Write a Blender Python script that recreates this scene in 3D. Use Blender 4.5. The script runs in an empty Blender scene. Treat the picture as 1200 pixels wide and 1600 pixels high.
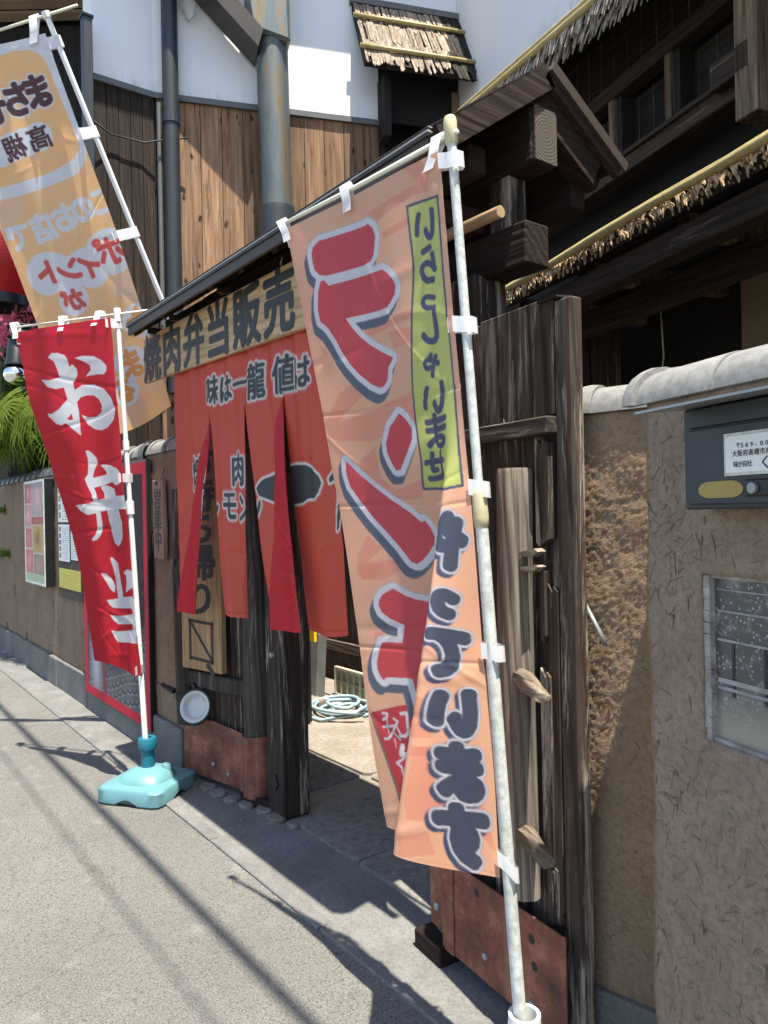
import bpy, bmesh, math, random, json
import numpy as np
from mathutils import Vector, Matrix
random.seed(7); rng = np.random.default_rng(7)
S = bpy.context.scene; C = S.collection
# ------------------------------------------------------------------ camera, sky, sun, exposure
def vec(*a): return Vector(a)
fwd = vec(-.7954, .6061, 0); rt = vec(.6061, .7954, 0); up = vec(0, 0, 1)
roll = .02
cr = (rt - up * roll).normalized(); cu = (up + rt * roll).normalized()
cam = bpy.data.cameras.new('camera'); cam.sensor_width = 36; cam.lens = 36 * 1155 / 1600
cam.clip_start = .05; cam.clip_end = 500
co = bpy.data.objects.new('camera', cam); C.objects.link(co)
m3 = Matrix((cr, cu, -fwd)).transposed(); co.matrix_world = Matrix.Translation((0, 0, 1.45)) @ m3.to_4x4()
S.camera = co
LIGHT = vec(-.30, .05, -1)
W = bpy.data.worlds.new('World'); S.world = W; W.use_nodes = True
wn = W.node_tree; sky = wn.nodes.new('ShaderNodeTexSky'); sky.sky_type = 'NISHITA'; sky.sun_disc = False
sky.sun_elevation = math.atan2(1, math.hypot(LIGHT.x, LIGHT.y)); sky.sun_rotation = math.atan2(-LIGHT.x, -LIGHT.y)
wn.links.new(sky.outputs[0], wn.nodes['Background'].inputs[0]); wn.nodes['Background'].inputs[1].default_value = .125
sl = bpy.data.lights.new('sun', 'SUN'); sl.energy = 5.0; sl.angle = math.radians(.5); sl.color = (1, .935, .81)
so = bpy.data.objects.new('sun', sl); C.objects.link(so); so.rotation_euler = LIGHT.to_track_quat('-Z', 'Y').to_euler()
so.location = (3, -1, 12)
S.view_settings.view_transform = 'Standard'; S.view_settings.look = 'None'
S.view_settings.exposure = 1.3; S.view_settings.gamma = 1
S.cycles.max_bounces = 8; S.cycles.transparent_max_bounces = 12
# ------------------------------------------------------------------ materials
class NT:
    def __init__(s, name):
        s.m = bpy.data.materials.new(name); s.m.use_nodes = True; s.t = s.m.node_tree
        s.b = s.t.nodes['Principled BSDF']
    def n(s, typ, **k):
        o = s.t.nodes.new('ShaderNode' + typ)
        for a, b in k.items(): setattr(o, a, b)
        return o
    def l(s, a, b): s.t.links.new(a, b)
    def co(s, scale=(1, 1, 1), rnd=1):
        tc = s.n('TexCoord'); mp = s.n('Mapping'); mp.inputs['Scale'].default_value = scale
        v = tc.outputs['Object']
        if rnd:
            oi = s.n('ObjectInfo'); a = s.n('VectorMath', operation='SCALE'); a.inputs[0].default_value = (17.3, 31.7, 9.1)
            s.l(oi.outputs['Random'], a.inputs['Scale']); b = s.n('VectorMath', operation='ADD')
            s.l(v, b.inputs[0]); s.l(a.outputs[0], b.inputs[1]); v = b.outputs[0]
        s.l(v, mp.inputs[0]); return mp.outputs[0]
    def nz(s, v, scale, det=5, ro=.6, dist=0):
        o = s.n('TexNoise'); o.inputs['Scale'].default_value = scale; o.inputs['Detail'].default_value = det
        o.inputs['Roughness'].default_value = ro; o.inputs['Distortion'].default_value = dist; s.l(v, o.inputs['Vector']); return o.outputs[0]
    def rp(s, f, *st):
        o = s.n('ValToRGB'); e = o.color_ramp.elements
        while len(e) < len(st): e.new(.5)
        for i, (p, c) in enumerate(st):
            e[i].position = p; e[i].color = (*c, 1) if hasattr(c, '__len__') else (c, c, c, 1)
        s.l(f, o.inputs[0]); return o.outputs[0]
    def mx(s, f, a, b, mode='MIX'):
        o = s.n('Mix', data_type='RGBA', blend_type=mode)
        for k, x in ((0, f), (6, a), (7, b)):
            if hasattr(x, 'is_linked'): s.l(x, o.inputs[k])
            elif k == 0: o.inputs[0].default_value = x
            else: o.inputs[k].default_value = (*x, 1)
        return o.outputs[2]
    def bump(s, h, st=.3, d=.01):
        o = s.n('Bump'); o.inputs['Strength'].default_value = st; o.inputs['Distance'].default_value = d; s.l(h, o.inputs['Height'])
        prev = s.b.inputs['Normal']
        if prev.is_linked: s.l(prev.links[0].from_socket, o.inputs['Normal'])
        s.l(o.outputs[0], s.b.inputs['Normal'])
    def col(s, c):
        if hasattr(c, 'is_linked'): s.l(c, s.b.inputs['Base Color'])
        else: s.b.inputs['Base Color'].default_value = (*c, 1)
    def set(s, rough=.8, metal=0, spec=.5):
        s.b.inputs['Roughness'].default_value = rough; s.b.inputs['Metallic'].default_value = metal
        s.b.inputs['Specular IOR Level'].default_value = spec; return s.m
def wood(name, c0, c1, axis='Z', wear=None, wa=.55, fine=70, lng=3, bump=.5, rough=.85, knots=False, fig=.45, fs=9):
    t = NT(name); k = 'XYZ'.index(axis); sc = [fine] * 3; sc[k] = lng
    v = t.co(tuple(sc)); f = t.nz(v, 1, 6, .65, .4); c = t.rp(f, (.3, c0), (.7, c1))
    if fig:                                              # growth ring figure: long distorted bands
        w = t.n('TexWave', wave_type='BANDS', bands_direction='DIAGONAL'); s4 = [fs] * 3; s4[k] = fs * .07; t.l(t.co(tuple(s4)), w.inputs['Vector'])
        for a_, b_ in (('Scale', 1.6), ('Distortion', 7), ('Detail', 3), ('Detail Scale', .8), ('Detail Roughness', .6)): w.inputs[a_].default_value = b_
        rg = t.rp(w.outputs['Fac'], (.0, fig), (.3, 0.), (.75, 0.)); c = t.mx(rg, c, tuple(x * .4 for x in c0)); t.bump(w.outputs['Fac'], bump * .8, .004)
    sc2 = [9] * 3; sc2[k] = 1.1; g = t.nz(t.co(tuple(sc2)), 1, 4, .6, .6)
    c = t.mx(t.rp(g, (.35, .0), (.75, .65)), c, tuple(x * .45 for x in c0))
    if wear:
        sc3 = [22] * 3; sc3[k] = 1.6
        w = t.nz(t.co(tuple(sc3)), 1, 8, .75, .3); c = t.mx(t.rp(w, (wa, 0.), (wa + .09, .9)), c, wear)
    if knots:
        vo = t.n('TexVoronoi', feature='F1'); sk = [9] * 3; sk[k] = 4.2
        dv = t.co(tuple(sk)); nd = t.nz(dv, 2.0, 3); ad = t.n('VectorMath', operation='ADD'); t.l(dv, ad.inputs[0])
        mm = t.n('VectorMath', operation='SCALE'); mm.inputs['Scale'].default_value = .35; t.l(nd, mm.inputs[0]); t.l(mm.outputs[0], ad.inputs[1])
        t.l(ad.outputs[0], vo.inputs['Vector']); vo.inputs['Scale'].default_value = 1
        c = t.mx(t.rp(vo.outputs['Distance'], (.10, .95), (.2, 0.)), c, (.028, .016, .009))
    oi = t.n('ObjectInfo'); hv = t.n('HueSaturation'); mr = t.n('MapRange'); t.l(oi.outputs['Random'], mr.inputs[0]); mr.inputs[3].default_value = .62; mr.inputs[4].default_value = 1.16; t.l(mr.outputs[0], hv.inputs['Value']); t.l(c, hv.inputs['Color']); c = hv.outputs[0]
    t.col(c); t.bump(f, bump, .004); return t.set(rough, spec=.25)
def plain(name, c, rough=.6, metal=0, var=.25, sc=8, bump=.1, spec=.4, c2=None, fine=0):
    t = NT(name); v = t.co(); f = t.nz(v, sc, 6, .65)
    c2 = c2 or tuple(x * (1 - var) for x in c)
    cc = t.rp(f, (.3, c2), (.7, c))
    if fine: cc = t.mx(t.rp(t.nz(v, fine, 3, .7), (.42, 0.), (.62, .5)), cc, tuple(x * .4 for x in c))
    t.col(cc)
    if bump: t.bump(t.nz(v, sc * 9, 5), bump, .003)
    return t.set(rough, metal, spec)
def mud(name, c0, c1, st=.7, d=.006):
    t = NT(name); v = t.co(rnd=0); a = t.nz(v, 2.3, 8, .72, .5); b = t.nz(v, 60, 6, .75)
    c = t.rp(a, (.3, c0), (.7, c1)); c = t.mx(t.rp(b, (.36, .5), (.55, 0.)), c, tuple(x * .5 for x in c0)); ck = t.n('TexVoronoi', feature='DISTANCE_TO_EDGE'); ck.inputs['Scale'].default_value = 2.1; wv = t.n('VectorMath', operation='ADD'); ws = t.n('VectorMath', operation='SCALE'); ws.inputs['Scale'].default_value = .22; tn = t.n('TexNoise'); tn.inputs['Scale'].default_value = 6; tn.inputs['Detail'].default_value = 6; t.l(v, tn.inputs['Vector']); t.l(tn.outputs['Color'], ws.inputs[0]); t.l(v, wv.inputs[0]); t.l(ws.outputs[0], wv.inputs[1]); t.l(wv.outputs[0], ck.inputs['Vector']); gt_ = t.n('Math', operation='MULTIPLY'); t.l(t.rp(ck.outputs['Distance'], (.0, .8), (.006, 0.)), gt_.inputs[0]); t.l(t.rp(t.nz(v, 1.4, 3), (.5, 0.), (.62, 1.)), gt_.inputs[1]); c = t.mx(gt_.outputs[0], c, tuple(x * .3 for x in c0))
    vs = t.co((1, 1, .18), rnd=0); c = t.mx(t.rp(t.nz(vs, 5, 5, .7), (.52, 0.), (.72, .45)), c, tuple(x * .5 for x in c0))
    t.col(c); t.bump(t.nz(v, 38, 7, .75), st, d); t.bump(t.nz(v, 150, 5, .7), st, d * .4); return t.set(.95, spec=.15)
def cloth_mat(name, trans=.35, weave=900, colattr=True, c=(1, 1, 1), back=None):
    t = NT(name); t.t.nodes.remove(t.b); out = [n for n in t.t.nodes if n.type == 'OUTPUT_MATERIAL'][0]
    d = t.n('BsdfDiffuse'); r = t.n('BsdfTranslucent'); g = t.n('BsdfGlossy'); g.inputs['Roughness'].default_value = .45
    if colattr:
        at = t.n('Attribute'); at.attribute_name = 'Col'; cs = at.outputs['Color']
    else:
        rg = t.n('RGB'); rg.outputs[0].default_value = (*c, 1); cs = rg.outputs[0]
    if back:                                             # deeper colour on the reverse paints in the shade of folded flaps
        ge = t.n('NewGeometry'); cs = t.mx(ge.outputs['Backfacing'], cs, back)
    mo = t.rp(t.nz(t.co(), 7, 6, .65), (.3, .94), (.7, 1.)); cs = t.mx(1, cs, mo, 'MULTIPLY'); cs = t.mx(1, cs, t.rp(t.nz(t.co((1, 1, .5)), 420, 2), (.3, .93), (.65, 1.)), 'MULTIPLY')
    t.l(cs, d.inputs[0]); t.l(cs, r.inputs[0])
    bp = t.n('Bump'); bp.inputs['Strength'].default_value = .12; bp.inputs['Distance'].default_value = .002
    t.l(t.nz(t.co((1, 1, 1)), 26, 4), bp.inputs['Height'])
    for q in (d, r, g): t.l(bp.outputs[0], q.inputs['Normal'])
    a = t.n('MixShader'); a.inputs[0].default_value = trans; t.l(d.outputs[0], a.inputs[1]); t.l(r.outputs[0], a.inputs[2])
    b = t.n('MixShader'); b.inputs[0].default_value = .035; t.l(a.outputs[0], b.inputs[1]); t.l(g.outputs[0], b.inputs[2])
    t.l(b.outputs[0], out.inputs[0]); return t.m
def leafy(name, c, c2, tr=.4):
    t = NT(name); t.t.nodes.remove(t.b); out = [n for n in t.t.nodes if n.type == 'OUTPUT_MATERIAL'][0]
    cc = t.rp(t.nz(t.co(), 9, 4), (.3, c), (.7, c2)); d = t.n('BsdfDiffuse'); r = t.n('BsdfTranslucent')
    t.l(cc, d.inputs[0]); t.l(cc, r.inputs[0]); a = t.n('MixShader'); a.inputs[0].default_value = tr
    t.l(d.outputs[0], a.inputs[1]); t.l(r.outputs[0], a.inputs[2]); t.l(a.outputs[0], out.inputs[0]); return t.m
M = {}
M['gate_x'] = wood('gate timber along', (.020, .011, .008), (.042, .023, .015), 'X')
M['gate_z'] = wood('gate timber upright', (.028, .02, .016), (.07, .05, .04), 'Z', (.36, .32, .27), .54)
M['gate_y'] = wood('gate rafter', (.026, .013, .009), (.055, .027, .017), 'Y')
M['leaf_z'] = wood('leaf plank', (.042, .028, .021), (.105, .074, .057), 'Z', (.36, .31, .25), .53, bump=1, fig=.7, fs=7)
M['leaf_fig'] = wood('figured leaf panel', (.06, .04, .03), (.15, .11, .085), 'Z', (.36, .31, .26), .52, bump=1, fig=.9, fs=6)
M['leaf_x'] = wood('leaf rail', (.05, .035, .028), (.13, .09, .07), 'X', (.36, .31, .26), .58)
M['grey_z'] = wood('grey weathered post', (.13, .105, .082), (.43, .365, .295), 'Z', (.035, .028, .023), .585, 90, 3, bump=1.2, fig=.6, fs=9)
M['grey_x'] = wood('grey weathered peg', (.16, .12, .08), (.44, .37, .28), 'X', (.06, .045, .03), .62, fine=60, lng=5, bump=1.0, fig=.35, fs=10)
M['leaf_grey'] = wood('left leaf stile', (.05, .04, .034), (.12, .10, .085), 'Z', (.26, .24, .215), .56, bump=.8)
M['sign'] = wood('sign board', (.42, .27, .135), (.62, .42, .235), 'X', (.26, .2, .14), .7, 60, 2.2, bump=.2, rough=.6)
M['sign_z'] = wood('upright sign board', (.40, .25, .12), (.55, .37, .19), 'Z', None, .6, 60, 2, bump=.15, rough=.55)
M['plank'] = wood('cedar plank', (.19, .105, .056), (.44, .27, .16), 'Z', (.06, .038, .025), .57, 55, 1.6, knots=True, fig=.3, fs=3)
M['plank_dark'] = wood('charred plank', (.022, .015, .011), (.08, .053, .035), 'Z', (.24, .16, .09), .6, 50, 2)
M['house_x'] = wood('house timber', (.026, .017, .011), (.085, .055, .036), 'X', (.19, .14, .10), .6)
M['house_z'] = wood('house upright', (.07, .043, .026), (.34, .24, .155), 'Z', fine=60)
M['black_wood'] = plain('sooty boards', (.014, .012, .011), .9, bump=.2)
M['blind'] = wood('reed blind', (.014, .012, .011), (.055, .046, .04), 'X', fine=200, lng=4)
M['bamboo'] = plain('bamboo cane', (.42, .34, .13), .45, sc=14, c2=(.25, .19, .07), bump=.05)
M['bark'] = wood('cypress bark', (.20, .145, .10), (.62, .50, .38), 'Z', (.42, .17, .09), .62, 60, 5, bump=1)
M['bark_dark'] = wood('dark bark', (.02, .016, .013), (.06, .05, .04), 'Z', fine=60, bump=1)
M['straw_bark'] = plain('frayed bark', (.62, .46, .28), .9, sc=30, c2=(.34, .24, .14))
M['mud'] = mud('mud plaster', (.205, .152, .11), (.38, .29, .215), .9, .006)
M['mud2'] = mud('coarse mud plaster', (.25, .17, .105), (.37, .26, .17), 1.0, .006)
M['mud_l'] = mud('left mud plaster', (.20, .14, .094), (.28, .205, .14), .5, .005)
M['straw'] = plain('straw in plaster', (.215, .152, .099), .9, var=.5, sc=20, bump=0)
M['straw_pale'] = plain('pale straw in plaster', (.34, .26, .18), .9, var=.4, sc=20, bump=0)
M['concrete'] = plain('concrete', (.20, .195, .185), .95, var=.45, sc=4, bump=.3, fine=90)
M['stone'] = plain('paving stone', (.30, .265, .215), .95, sc=5, c2=(.19, .165, .135), bump=.5, fine=55)
M['stone_d'] = plain('granite slab', (.25, .235, .21), .95, sc=24, c2=(.10, .095, .088), bump=.9, fine=70)
def streaky():
    t = NT('white plaster'); c = t.mx(t.rp(t.nz(t.co((9, 9, .35), rnd=0), 1, 6, .65), (.52, 0.), (.8, .10)), (.78, .78, .77), (.5, .5, .49)); g = t.n('SeparateXYZ'); tc = t.n('TexCoord'); t.l(tc.outputs['Object'], g.inputs[0])
    mr = t.n('MapRange'); t.l(g.outputs[2], mr.inputs[0]); mr.inputs[1].default_value = 5.62; mr.inputs[2].default_value = 5.46; n2 = t.nz(t.co((14, 14, 3), rnd=0), 1, 6, .7); m = t.n('Math', operation='MULTIPLY'); t.l(mr.outputs[0], m.inputs[0]); t.l(t.rp(n2, (.46, 0.), (.8, .6)), m.inputs[1])
    c = t.mx(m.outputs[0], c, (.22, .22, .21)); t.col(c); t.bump(t.nz(t.co(), 20, 5), .08, .01); return t.set(.9)
M['white'] = streaky()
M['flash'] = plain('grey flashing', (.12, .125, .125), .5, sc=4)
M['dark_metal'] = plain('dark pipe', (.028, .034, .04), .45, sc=5)
M['roof_metal'] = plain('brown roof sheet', (.05, .042, .036), .4, sc=6, metal=.3)
M['fascia'] = plain('brown fascia', (.062, .045, .034), .55, sc=6)
M['drip'] = plain('pale drip edge', (.42, .42, .40), .5, sc=10)
M['tile'] = plain('smoked clay tile', (.27, .265, .245), .8, sc=7, c2=(.18, .178, .168), bump=.2, fine=34)
M['tile_d'] = plain('dark clay tile', (.075, .075, .075), .5, sc=6)
M['pvc'] = plain('old white pole', (.66, .68, .64), .5, sc=9, c2=(.5, .52, .47), bump=.1, fine=50)
M['pvc_new'] = plain('white pole', (.78, .79, .77), .35, var=.05, bump=0)
M['cream'] = plain('cream joint', (.62, .55, .33), .5, bump=.1)
M['arm'] = plain('fibre arm', (.74, .73, .58), .4, var=.1, bump=0)
M['tab'] = cloth_mat('white tab', .3, colattr=False, c=(.78, .78, .80))
M['teal'] = plain('teal plastic', (.115, .255, .28), .42, sc=3, c2=(.10, .22, .245), bump=.03)
M['teal_d'] = plain('dark teal plastic', (.012, .14, .20), .35, var=.1, bump=0)
M['white_pl'] = plain('white plastic', (.74, .74, .71), .4, var=.08, bump=0)
M['black'] = plain('black plastic', (.012, .013, .014), .4, bump=0)
M['enamel'] = plain('white enamel', (.50, .52, .51), .2, var=.04, bump=0, spec=.6)
M['chrome'] = plain('mirrored bulb', (.85, .85, .85), .06, metal=1, var=.02, bump=0)
M['lantern'] = cloth_mat('red lantern paper', .45, colattr=False, c=(.55, .012, .02))
M['ink'] = plain('black ink', (.018, .02, .022), .6, var=.2, bump=0)
M['ink_d'] = plain('carved black paint', (.024, .026, .027), .55, var=.3, bump=0)
M['paper'] = plain('paper', (.74, .75, .73), .7, var=.05, bump=0)
M['yellow'] = plain('yellow stripe', (.78, .52, .02), .5, var=.1, bump=0)
M['hose'] = plain('pale blue hose', (.30, .42, .46), .4, var=.1, bump=0)
M['grate'] = plain('cream crate', (.52, .47, .34), .6, var=.2, bump=0)
M['cable'] = plain('cable sheath', (.015, .015, .016), .6, bump=0)
M['palm'] = leafy('palm leaf', (.05, .095, .014), (.17, .22, .04), .4)
M['leaf'] = leafy('dark leaf', (.025, .055, .015), (.06, .10, .025), .3)
M['grass'] = leafy('grass tuft', (.10, .16, .03), (.22, .30, .08), .35)
M['petal'] = leafy('pink petal', (.66, .10, .22), (.75, .2, .32), .4)
M['bulb_glass'] = M['chrome']
M['mail'] = plain('slate letterbox', (.036, .046, .056), .42, sc=6, c2=(.022, .029, .036), metal=.25, bump=.08)
M['mail_lid'] = plain('grey lid', (.30, .32, .33), .35, metal=.4, bump=0)
M['amber'] = plain('amber window', (.34, .245, .06), .3, var=.2, bump=0)
M['window_frame'] = plain('pale mortar', (.40, .385, .35), .9, sc=30, c2=(.16, .13, .10), bump=.3)
M['plaque'] = wood('weathered plaque', (.30, .20, .14), (.50, .37, .27), 'Z', (.16, .11, .08), .64)
M['pale_reflection'] = plain('pale reflection strip', (.34, .34, .33), .7, bump=0, sc=40, c2=(.16, .16, .155))  # tone of the imitated reflections on the window pane
M['thatch'] = plain('grey thatch', (.50, .43, .34), .95, sc=30, c2=(.20, .165, .13))
M['panel'] = plain('beige board', (.25, .19, .13), .8, sc=3)
def end_grain():
    t = NT('end grain'); w = t.n('TexWave', wave_type='RINGS', rings_direction='X'); w.inputs['Scale'].default_value = 30
    w.inputs['Distortion'].default_value = 2.5; w.inputs['Detail Scale'].default_value = 1.4; w.inputs['Detail'].default_value = 4
    tc = t.n('TexCoord'); t.l(tc.outputs['Object'], w.inputs['Vector']); t.col(t.rp(w.outputs['Fac'], (.2, (.045, .034, .025)), (.8, (.11, .086, .065))))
    return t.set(.9)
M['rings'] = end_grain()
def rust():
    t = NT('rusty painted iron'); v = t.co(); c = t.rp(t.nz(v, 7, 8, .7), (.32, (.055, .02, .013)), (.5, (.185, .058, .033)), (.7, (.36, .15, .10)))
    c = t.mx(t.rp(t.nz(v, 26, 6, .7), (.55, 0.), (.7, .75)), c, (.045, .02, .013))
    c = t.mx(t.rp(t.nz(t.co((14, 14, 1.2)), 1, 5), (.55, 0.), (.75, .5)), c, (.33, .16, .11))
    t.col(c); t.bump(t.nz(v, 60, 5), .3, .003); return t.set(.7, .1)
M['rust'] = rust()
def copper():
    t = NT('aged copper'); v = t.co((5, 5, .7)); c = t.rp(t.nz(v, 1.6, 6, .7), (.32, (.05, .065, .07)), (.54, (.105, .125, .125)), (.61, (.17, .115, .055)), (.68, (.075, .085, .083)))
    t.col(c); return t.set(.55, .35)
M['copper'] = copper()
def asphalt():
    t = NT('worn asphalt'); v = t.co(rnd=0); vo = t.n('TexVoronoi'); vo.inputs['Scale'].default_value = 190; t.l(v, vo.inputs['Vector'])
    c = t.rp(t.nz(v, 1.1, 6, .6), (.35, (.128, .124, .113)), (.7, (.172, .165, .149)))
    c = t.mx(t.rp(vo.outputs['Color'], (.2, .8), (.45, 0.)), c, (.055, .053, .05)); c = t.mx(t.rp(t.nz(v, .45, 6, .65, 1.), (.5, 0.), (.7, .45)), c, (.12, .115, .11)); c = t.mx(t.rp(t.nz(v, 7, 4, .6), (.58, 0.), (.75, .3)), c, (.30, .285, .255))
    c = t.mx(t.rp(t.nz(v, 190, 3, .7), (.54, 0.), (.68, .75)), c, (.34, .33, .305))
    ck = t.n('TexVoronoi', feature='DISTANCE_TO_EDGE'); ck.inputs['Scale'].default_value = .55; wv = t.n('VectorMath', operation='ADD'); ws = t.n('VectorMath', operation='SCALE'); ws.inputs['Scale'].default_value = .5; tn = t.n('TexNoise'); tn.inputs['Scale'].default_value = 2.2; tn.inputs['Detail'].default_value = 7; t.l(v, tn.inputs['Vector']); t.l(tn.outputs['Color'], ws.inputs[0]); t.l(v, wv.inputs[0]); t.l(ws.outputs[0], wv.inputs[1]); t.l(wv.outputs[0], ck.inputs['Vector']); c = t.mx(t.rp(ck.outputs['Distance'], (.0, .28), (.003, 0.)), c, (.05, .047, .043)); c = t.mx(t.rp(t.nz(v, 2.6, 5, .7, .8), (.62, 0.), (.74, .4)), c, (.07, .067, .063))
    t.col(c); t.bump(vo.outputs['Distance'], .7, .006); t.bump(t.nz(v, 60, 5), .35, .006); return t.set(.9, spec=.3)
M['asphalt'] = asphalt()
def window_glass():
    t = NT('dirty window glass'); v = t.co(rnd=0); d = t.rp(t.nz(v, 34, 6, .8), (.52, 0.), (.62, 1.))
    vo = t.n('TexVoronoi'); vo.inputs['Scale'].default_value = 95; t.l(v, vo.inputs['Vector'])
    d2 = t.rp(vo.outputs['Distance'], (.12, .8), (.3, 0.))
    c = t.mx(d, (.065, .068, .068), (.20, .20, .19)); c = t.mx(d2, c, (.36, .37, .36))
    gz = t.n('SeparateXYZ'); t.l(v, gz.inputs[0]); dirt = t.rp(gz.outputs[2], (.0, .0), (1, 1.)); mr = t.n('MapRange'); t.l(gz.outputs[2], mr.inputs[0])
    mr.inputs[1].default_value = 1.13; mr.inputs[2].default_value = 1.03; c = t.mx(mr.outputs[0], c, (.27, .25, .20))
    t.col(c); return t.set(.22, spec=.5)
M['glass'] = window_glass()
# ------------------------------------------------------------------ mesh helpers
ORG = {}
class MB:
    def __init__(s): s.v = []; s.f = []
    def add(s, vs, fs):
        o = len(s.v); s.v += [tuple(p) for p in vs]; s.f += [tuple(i + o for i in f) for f in fs]; return s
    def box(s, x0, y0, z0, x1, y1, z1, j=0, T=None):
        vs = [Vector((x, y, z)) for z in (z0, z1) for y in (y0, y1) for x in (x0, x1)]
        if j: vs = [p + Vector([random.uniform(-j, j) for _ in '012']) for p in vs]
        if T: vs = [T @ p for p in vs]
        return s.add(vs, [(0, 2, 3, 1), (4, 5, 7, 6), (0, 1, 5, 4), (2, 6, 7, 3), (0, 4, 6, 2), (1, 3, 7, 5)])
    def tube(s, pts, r, n=10, caps=True):
        pts = [Vector(p) for p in pts]; rr = r if hasattr(r, '__len__') else [r] * len(pts); vs = []; fs = []
        ref = None
        for i, p in enumerate(pts):
            d = (pts[min(i + 1, len(pts) - 1)] - pts[max(i - 1, 0)]).normalized()
            if ref is None: ref = d.orthogonal().normalized()
            a = (ref - d * ref.dot(d)).normalized(); ref = a; b = d.cross(a)
            vs += [p + (a * math.cos(2 * math.pi * k / n) + b * math.sin(2 * math.pi * k / n)) * rr[i] for k in range(n)]
        for i in range(len(pts) - 1):
            fs += [(i * n + k, i * n + (k + 1) % n, (i + 1) * n + (k + 1) % n, (i + 1) * n + k) for k in range(n)]
        if caps: fs += [tuple(range(n))[::-1], tuple(range((len(pts) - 1) * n, len(pts) * n))]
        return s.add(vs, fs)
    def lathe(s, prof, c=(0, 0, 0), n=24, ax=None):
        vs = []; fs = []; T = (Vector(ax).to_track_quat('Z', 'Y').to_matrix() if ax else Matrix.Identity(3)); c = Vector(c)
        for r, z in prof: vs += [c + T @ Vector((r * math.cos(2 * math.pi * k / n), r * math.sin(2 * math.pi * k / n), z)) for k in range(n)]
        for i in range(len(prof) - 1): fs += [(i * n + k, i * n + (k + 1) % n, (i + 1) * n + (k + 1) % n, (i + 1) * n + k) for k in range(n)]
        return s.add(vs, fs)
    def prism(s, poly, a, b, f):
        """poly 2d, extruded between depth a and b; f(x, y, depth) -> point"""
        n = len(poly); vs = [f(x, y, a) for x, y in poly] + [f(x, y, b) for x, y in poly]
        return s.add(vs, [tuple(range(n)), tuple(range(2 * n - 1, n - 1, -1))] + [(i, (i + 1) % n, n + (i + 1) % n, n + i)[::-1] for i in range(n)])
def mesh_of(name, mb, mat, smooth=False, bevel=0, off=(0, 0, 0)):
    me = bpy.data.meshes.new(name); ox, oy, oz = off
    me.from_pydata([(x - ox, y - oy, z - oz) for x, y, z in mb.v], [], mb.f)
    bm = bmesh.new(); bm.from_mesh(me); bmesh.ops.recalc_face_normals(bm, faces=bm.faces)
    if bevel: bmesh.ops.bevel(bm, geom=bm.edges[:], offset=bevel, segments=1, affect='EDGES', clamp_overlap=True)
    if smooth:
        for f in bm.faces: f.smooth = True
    bm.to_mesh(me); bm.free(); me.materials.append(M[mat] if isinstance(mat, str) else mat)
    if smooth == 'auto': me.set_sharp_from_angle(angle=math.radians(40))
    return me
def thing(name, label, cat, loc=(0, 0, 0), rot=0, group=None):
    o = bpy.data.objects.new(name, None); C.objects.link(o); o.location = loc; o.rotation_euler = (0, 0, rot)
    o.empty_display_size = .1; tag(o, label, cat, group); ORG[o] = tuple(loc) if not rot else (0, 0, 0); return o
def tag(o, label=None, cat=None, group=None, kind=None):
    for k, x in (('label', label), ('category', cat), ('group', group), ('kind', kind)):
        if x: o[k] = x
    return o
def part(name, mb, mat, parent=None, smooth=False, bevel=0, own=False):
    """one mesh object; coordinates are the world's (or the turned parent's), own=True gives it its own origin"""
    off = ORG.get(parent, (0, 0, 0)); c = (0, 0, 0)
    if own:
        c = tuple(sum(p[i] for p in mb.v) / len(mb.v) for i in range(3))
    me = mesh_of(name, mb, mat, smooth, bevel, c if own else off)
    o = bpy.data.objects.new(name, me); C.objects.link(o)
    if parent: o.parent = parent
    ORG[o] = off
    if own:
        o.location = tuple(c[i] - off[i] for i in range(3)); ORG[o] = c
    return o
def solo(name, mb, mat, label, cat, group=None, smooth=False, bevel=0):
    o = part(name, mb, mat, None, smooth, bevel, own=True); tag(o, label, cat, group); return o
def inst(name, me, parent, loc, rot=(0, 0, 0), scale=(1, 1, 1)):
    o = bpy.data.objects.new(name, me); C.objects.link(o); o.parent = parent; off = ORG.get(parent, (0, 0, 0))
    o.location = tuple(loc[i] - off[i] for i in range(3)); o.rotation_euler = rot; o.scale = scale; return o
# ------------------------------------------------------------------ lettering and printed cloth
_G = {}
def glyph(ch, bold=0):
    """triangles of one character in units of half an em, x right, y down, centred"""
    k = (ch, bold)
    if k in _G: return _G[k]
    c = bpy.data.curves.new('t', 'FONT'); c.body = ch; c.offset = bold; c.resolution_u = 3
    o = bpy.data.objects.new('t', c); C.objects.link(o); bpy.context.view_layer.update()
    me = bpy.data.meshes.new_from_object(o.evaluated_get(bpy.context.evaluated_depsgraph_get())); me.calc_loop_triangles()
    v = np.array([p.co[:2] for p in me.vertices]).reshape(-1, 2); t = np.array([q.vertices[:] for q in me.loop_triangles]).reshape(-1, 3)
    bpy.data.objects.remove(o); bpy.data.curves.remove(c); bpy.data.meshes.remove(me); _G[k] = (v, t); return v, t
_b, _ = glyph('国'); _cx, _cy = (_b.min(0) + _b.max(0)) / 2; _h = (_b.max(0) - _b.min(0)).max() / 2
def glyph_n(ch, bold=0):
    v, t = glyph(ch, bold); return np.c_[(v[:, 0] - _cx) / _h, -(v[:, 1] - _cy) / _h], t
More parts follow.
